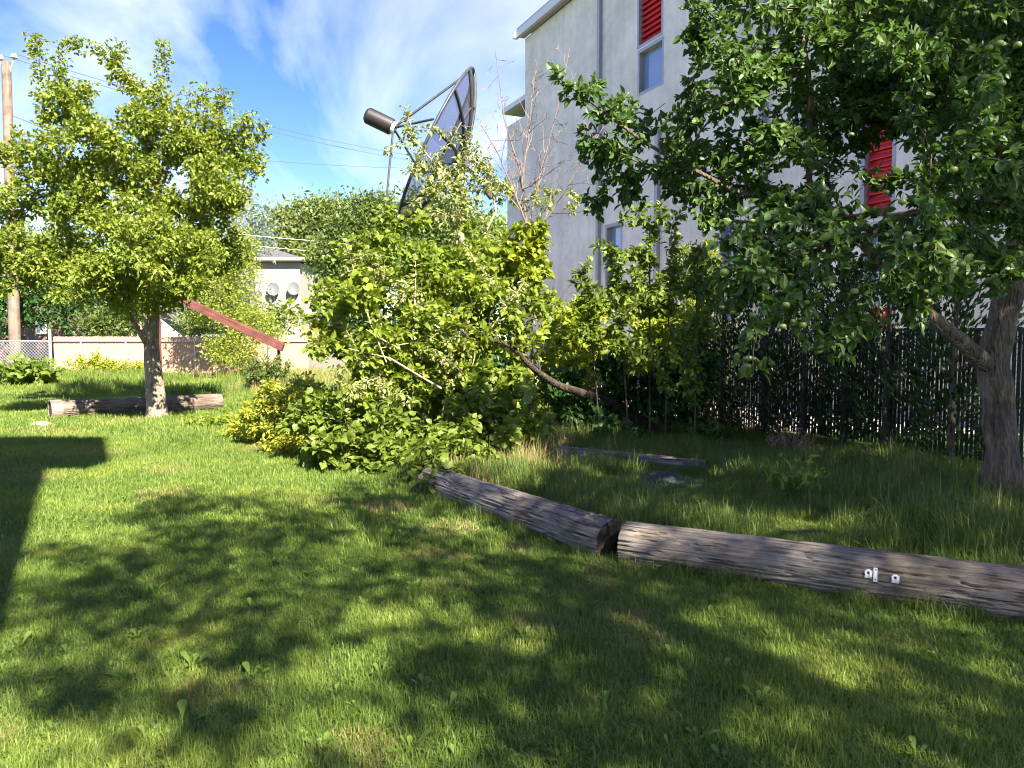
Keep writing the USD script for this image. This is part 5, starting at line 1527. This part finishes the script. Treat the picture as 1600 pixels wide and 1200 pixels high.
# rough grass in the bed and along edges
rough = [blade_tile(rng, 120, .13, .07, .24, .0055, .7) for _ in range(5)]
p = scatter(rng, 3.0, 13.5, .17)
b = bedside(p[:, 0], p[:, 1])
ok = (b > .26) & (p[:, 0] < FC - .464 * p[:, 1] - .2) & (p[:, 0] > -1.2)
ash = gp(1045, 755)
ok &= ((p[:, 0] - ash[0]) / .6) ** 2 + ((p[:, 1] - ash[1]) / .8) ** 2 > rng.uniform(.3, 1.2, len(p))
so = gp(1255, 838)
ok &= ((p[:, 0] - so[0]) / .4) ** 2 + ((p[:, 1] - so[1]) / .25) ** 2 > 1
p = p[ok]
patchy = meshkit.noise(np.column_stack([p * .9, 0 * p[:, :1]]), 15)
sc = (.45 + 1.15 * patchy ** 1.4)[:, None] * rng.uniform(.7, 1.2, (len(p), 1)) * np.ones((1, 3))
instancer('rough_grass', rough, M['grass_rough'], np.column_stack([p, gz(p[:, 0], p[:, 1])]), rng.integers(5, size=len(p)), rng.uniform(0, 6.28, len(p)), sc)

# tufts grown up against the logs
pts = []
for (pa, pb3, off) in ((e2, e1, .19), (f0, f1, .21), (e2, e1, -.2), (f0, f1, -.22)):
    pa, pb3 = np.array(pa)[:2], np.array(pb3)[:2]
    dd = pb3 - pa; Ld = np.linalg.norm(dd); dd = dd / Ld; nn = np.array([dd[1], -dd[0]])
    m_ = int(Ld / .045)
    q = rng.uniform(0, Ld, m_)
    pts.append(pa + dd * q[:, None] + nn * (off + rng.normal(0, .035, m_) * np.sign(off))[:, None])
p = np.vstack(pts)
p = p[meshkit.noise(np.column_stack([p * 2.2, 0 * p[:, :1]]), 41) > .38]
edge = [blade_tile(rng, 60, .07, .05, .17, .0052, .7) for _ in range(4)]
instancer('rough_grass', edge, M['grass_rough'], np.column_stack([p, gz(p[:, 0], p[:, 1])]), rng.integers(4, size=len(p)), rng.uniform(0, 6.28, len(p)), rng.uniform(.5, 1.1, (len(p), 1)) * np.ones((1, 3)))

# tall pale dry grass: beside the log end, left of the thicket, and edges of logs
dry = [blade_tile(rng, 46, .10, .18, .45, .005, .6) for _ in range(4)]
pts = []
for (px, py, sx, sy, n_) in ((825, 735, .3, .5, 22), (470, 600, .8, 1.6, 150), (500, 590, .6, 1.2, 60), (850, 700, .25, .3, 8), (340, 590, 1.2, 1.0, 14), (1440, 715, .5, .1, 5)):
    c = gp(px, py)
    pts.append(np.column_stack([rng.normal(c[0], sx, n_), rng.normal(c[1], sy, n_)]))
p = np.vstack(pts)
ok = (np.abs(bedside(p[:, 0], p[:, 1])) > .2)
p = p[ok]
instancer('dry_grass', dry, M['grass_dry'], np.column_stack([p, gz(p[:, 0], p[:, 1])]), rng.integers(4, size=len(p)), rng.uniform(0, 6.28, len(p)), rng.uniform(.5, 1.15, (len(p), 1)) * np.ones((1, 3)))

# far rough growth in front of the far fence
tall = [blade_tile(rng, 160, .5, .15, .42, .016, .5) for _ in range(4)]
p = scatter(rng, 20.5, 27, .6)
p = p[(meshkit.noise(np.column_stack([p * .5, 0 * p[:, :1]]), 21) > .42) & (p[:, 0] < -3)]
instancer('rough_grass', tall, M['grass'], np.column_stack([p, gz(p[:, 0], p[:, 1])]), rng.integers(4, size=len(p)), rng.uniform(0, 6.28, len(p)), rng.uniform(.5, 1.1, (len(p), 1)) * np.ones((1, 3)))

# broad leaved lawn weeds: the ones that show largest one by one, the rest as one mass
def weed_mesh(rng, n, size):
    parts = []
    for k in range(n):
        a = k / n * 2 * np.pi + rng.normal(0, .3)
        el = rng.uniform(.35, 1.25)
        ax_ = np.array([math.cos(a) * math.cos(el), math.sin(a) * math.cos(el), math.sin(el)])
        Lw = size * rng.uniform(.6, 1.15)
        W = Lw * rng.uniform(.26, .36)
        side = unit(np.cross([0, 0, 1], ax_)); up = np.cross(ax_, side)
        us = np.array([0, .3, .5, .68, .84, .95, 1.0]); ws = np.array([.10, .22, .52, .82, 1.0, .72, 0.08])
        cv = -.35 * us ** 2
        c = us[:, None] * ax_ * Lw + cv[:, None] * np.array([0, 0, 1]) * Lw * .6
        l = c + side * (ws * W / 2)[:, None] + up * (.12 * ws * W)[:, None]
        rr = c - side * (ws * W / 2)[:, None] + up * (.12 * ws * W)[:, None]
        v = np.vstack([c, l, rr])
        m = len(us)
        f = []
        for q in range(m - 1):
            f += [[q, q + 1, m + q + 1], [q, m + q + 1, m + q], [q, 2 * m + q, 2 * m + q + 1], [q, 2 * m + q + 1, q + 1]]
        parts.append((v, np.array(f)))
    return parts


rng = np.random.default_rng(88)
wp = [weed_mesh(rng, n_, 1.0) for n_ in (4, 5, 6, 3, 7)]
spots = [(80, 1045), (372, 1140), (393, 1050), (415, 1055), (240, 915), (196, 1050), (640, 1160), (1433, 1170), (1420, 1110), (1185, 1085), (955, 1090), (560, 1095), (300, 1030), (285, 1120), (500, 1160), (230, 1140), (880, 1040),
         (700, 1100), (790, 940), (1095, 895), (1130, 935), (1480, 965), (470, 930), (345, 960), (215, 985), (120, 930), (30, 1000), (1300, 1000), (1050, 1165), (820, 985)]
for n_, (px, py) in enumerate(spots):
    b = gp(px, py + 14)
    t = thing('lawn_weed', 'small broad leaved green weed standing in the mown lawn', 'weed', b, rng.uniform(0, 6.28), group='broad leaved weeds in the lawn')
    s = rng.uniform(.075, .12)
    for v, f in wp[n_ % 5]:
        obj('leaf', (v * s, f), M['weed'], t, smooth=True)
tiles = [join([(v * .08, f) for v, f in w]) for w in wp]
p = scatter(rng, 2.3, 14, .20)
keep = (rng.uniform(size=len(p)) < .55 * (.3 + 1.2 * meshkit.noise(np.column_stack([p * .7, 0 * p[:, :1]]), 31))) & (bedside(p[:, 0], p[:, 1]) < -.2)
p = p[keep]
instancer('clover_weeds', tiles, M['weed'], np.column_stack([p, gz(p[:, 0], p[:, 1])]), rng.integers(5, size=len(p)), rng.uniform(0, 6.28, len(p)), rng.uniform(.5, 1.15, (len(p), 1)) * np.ones((1, 3)))
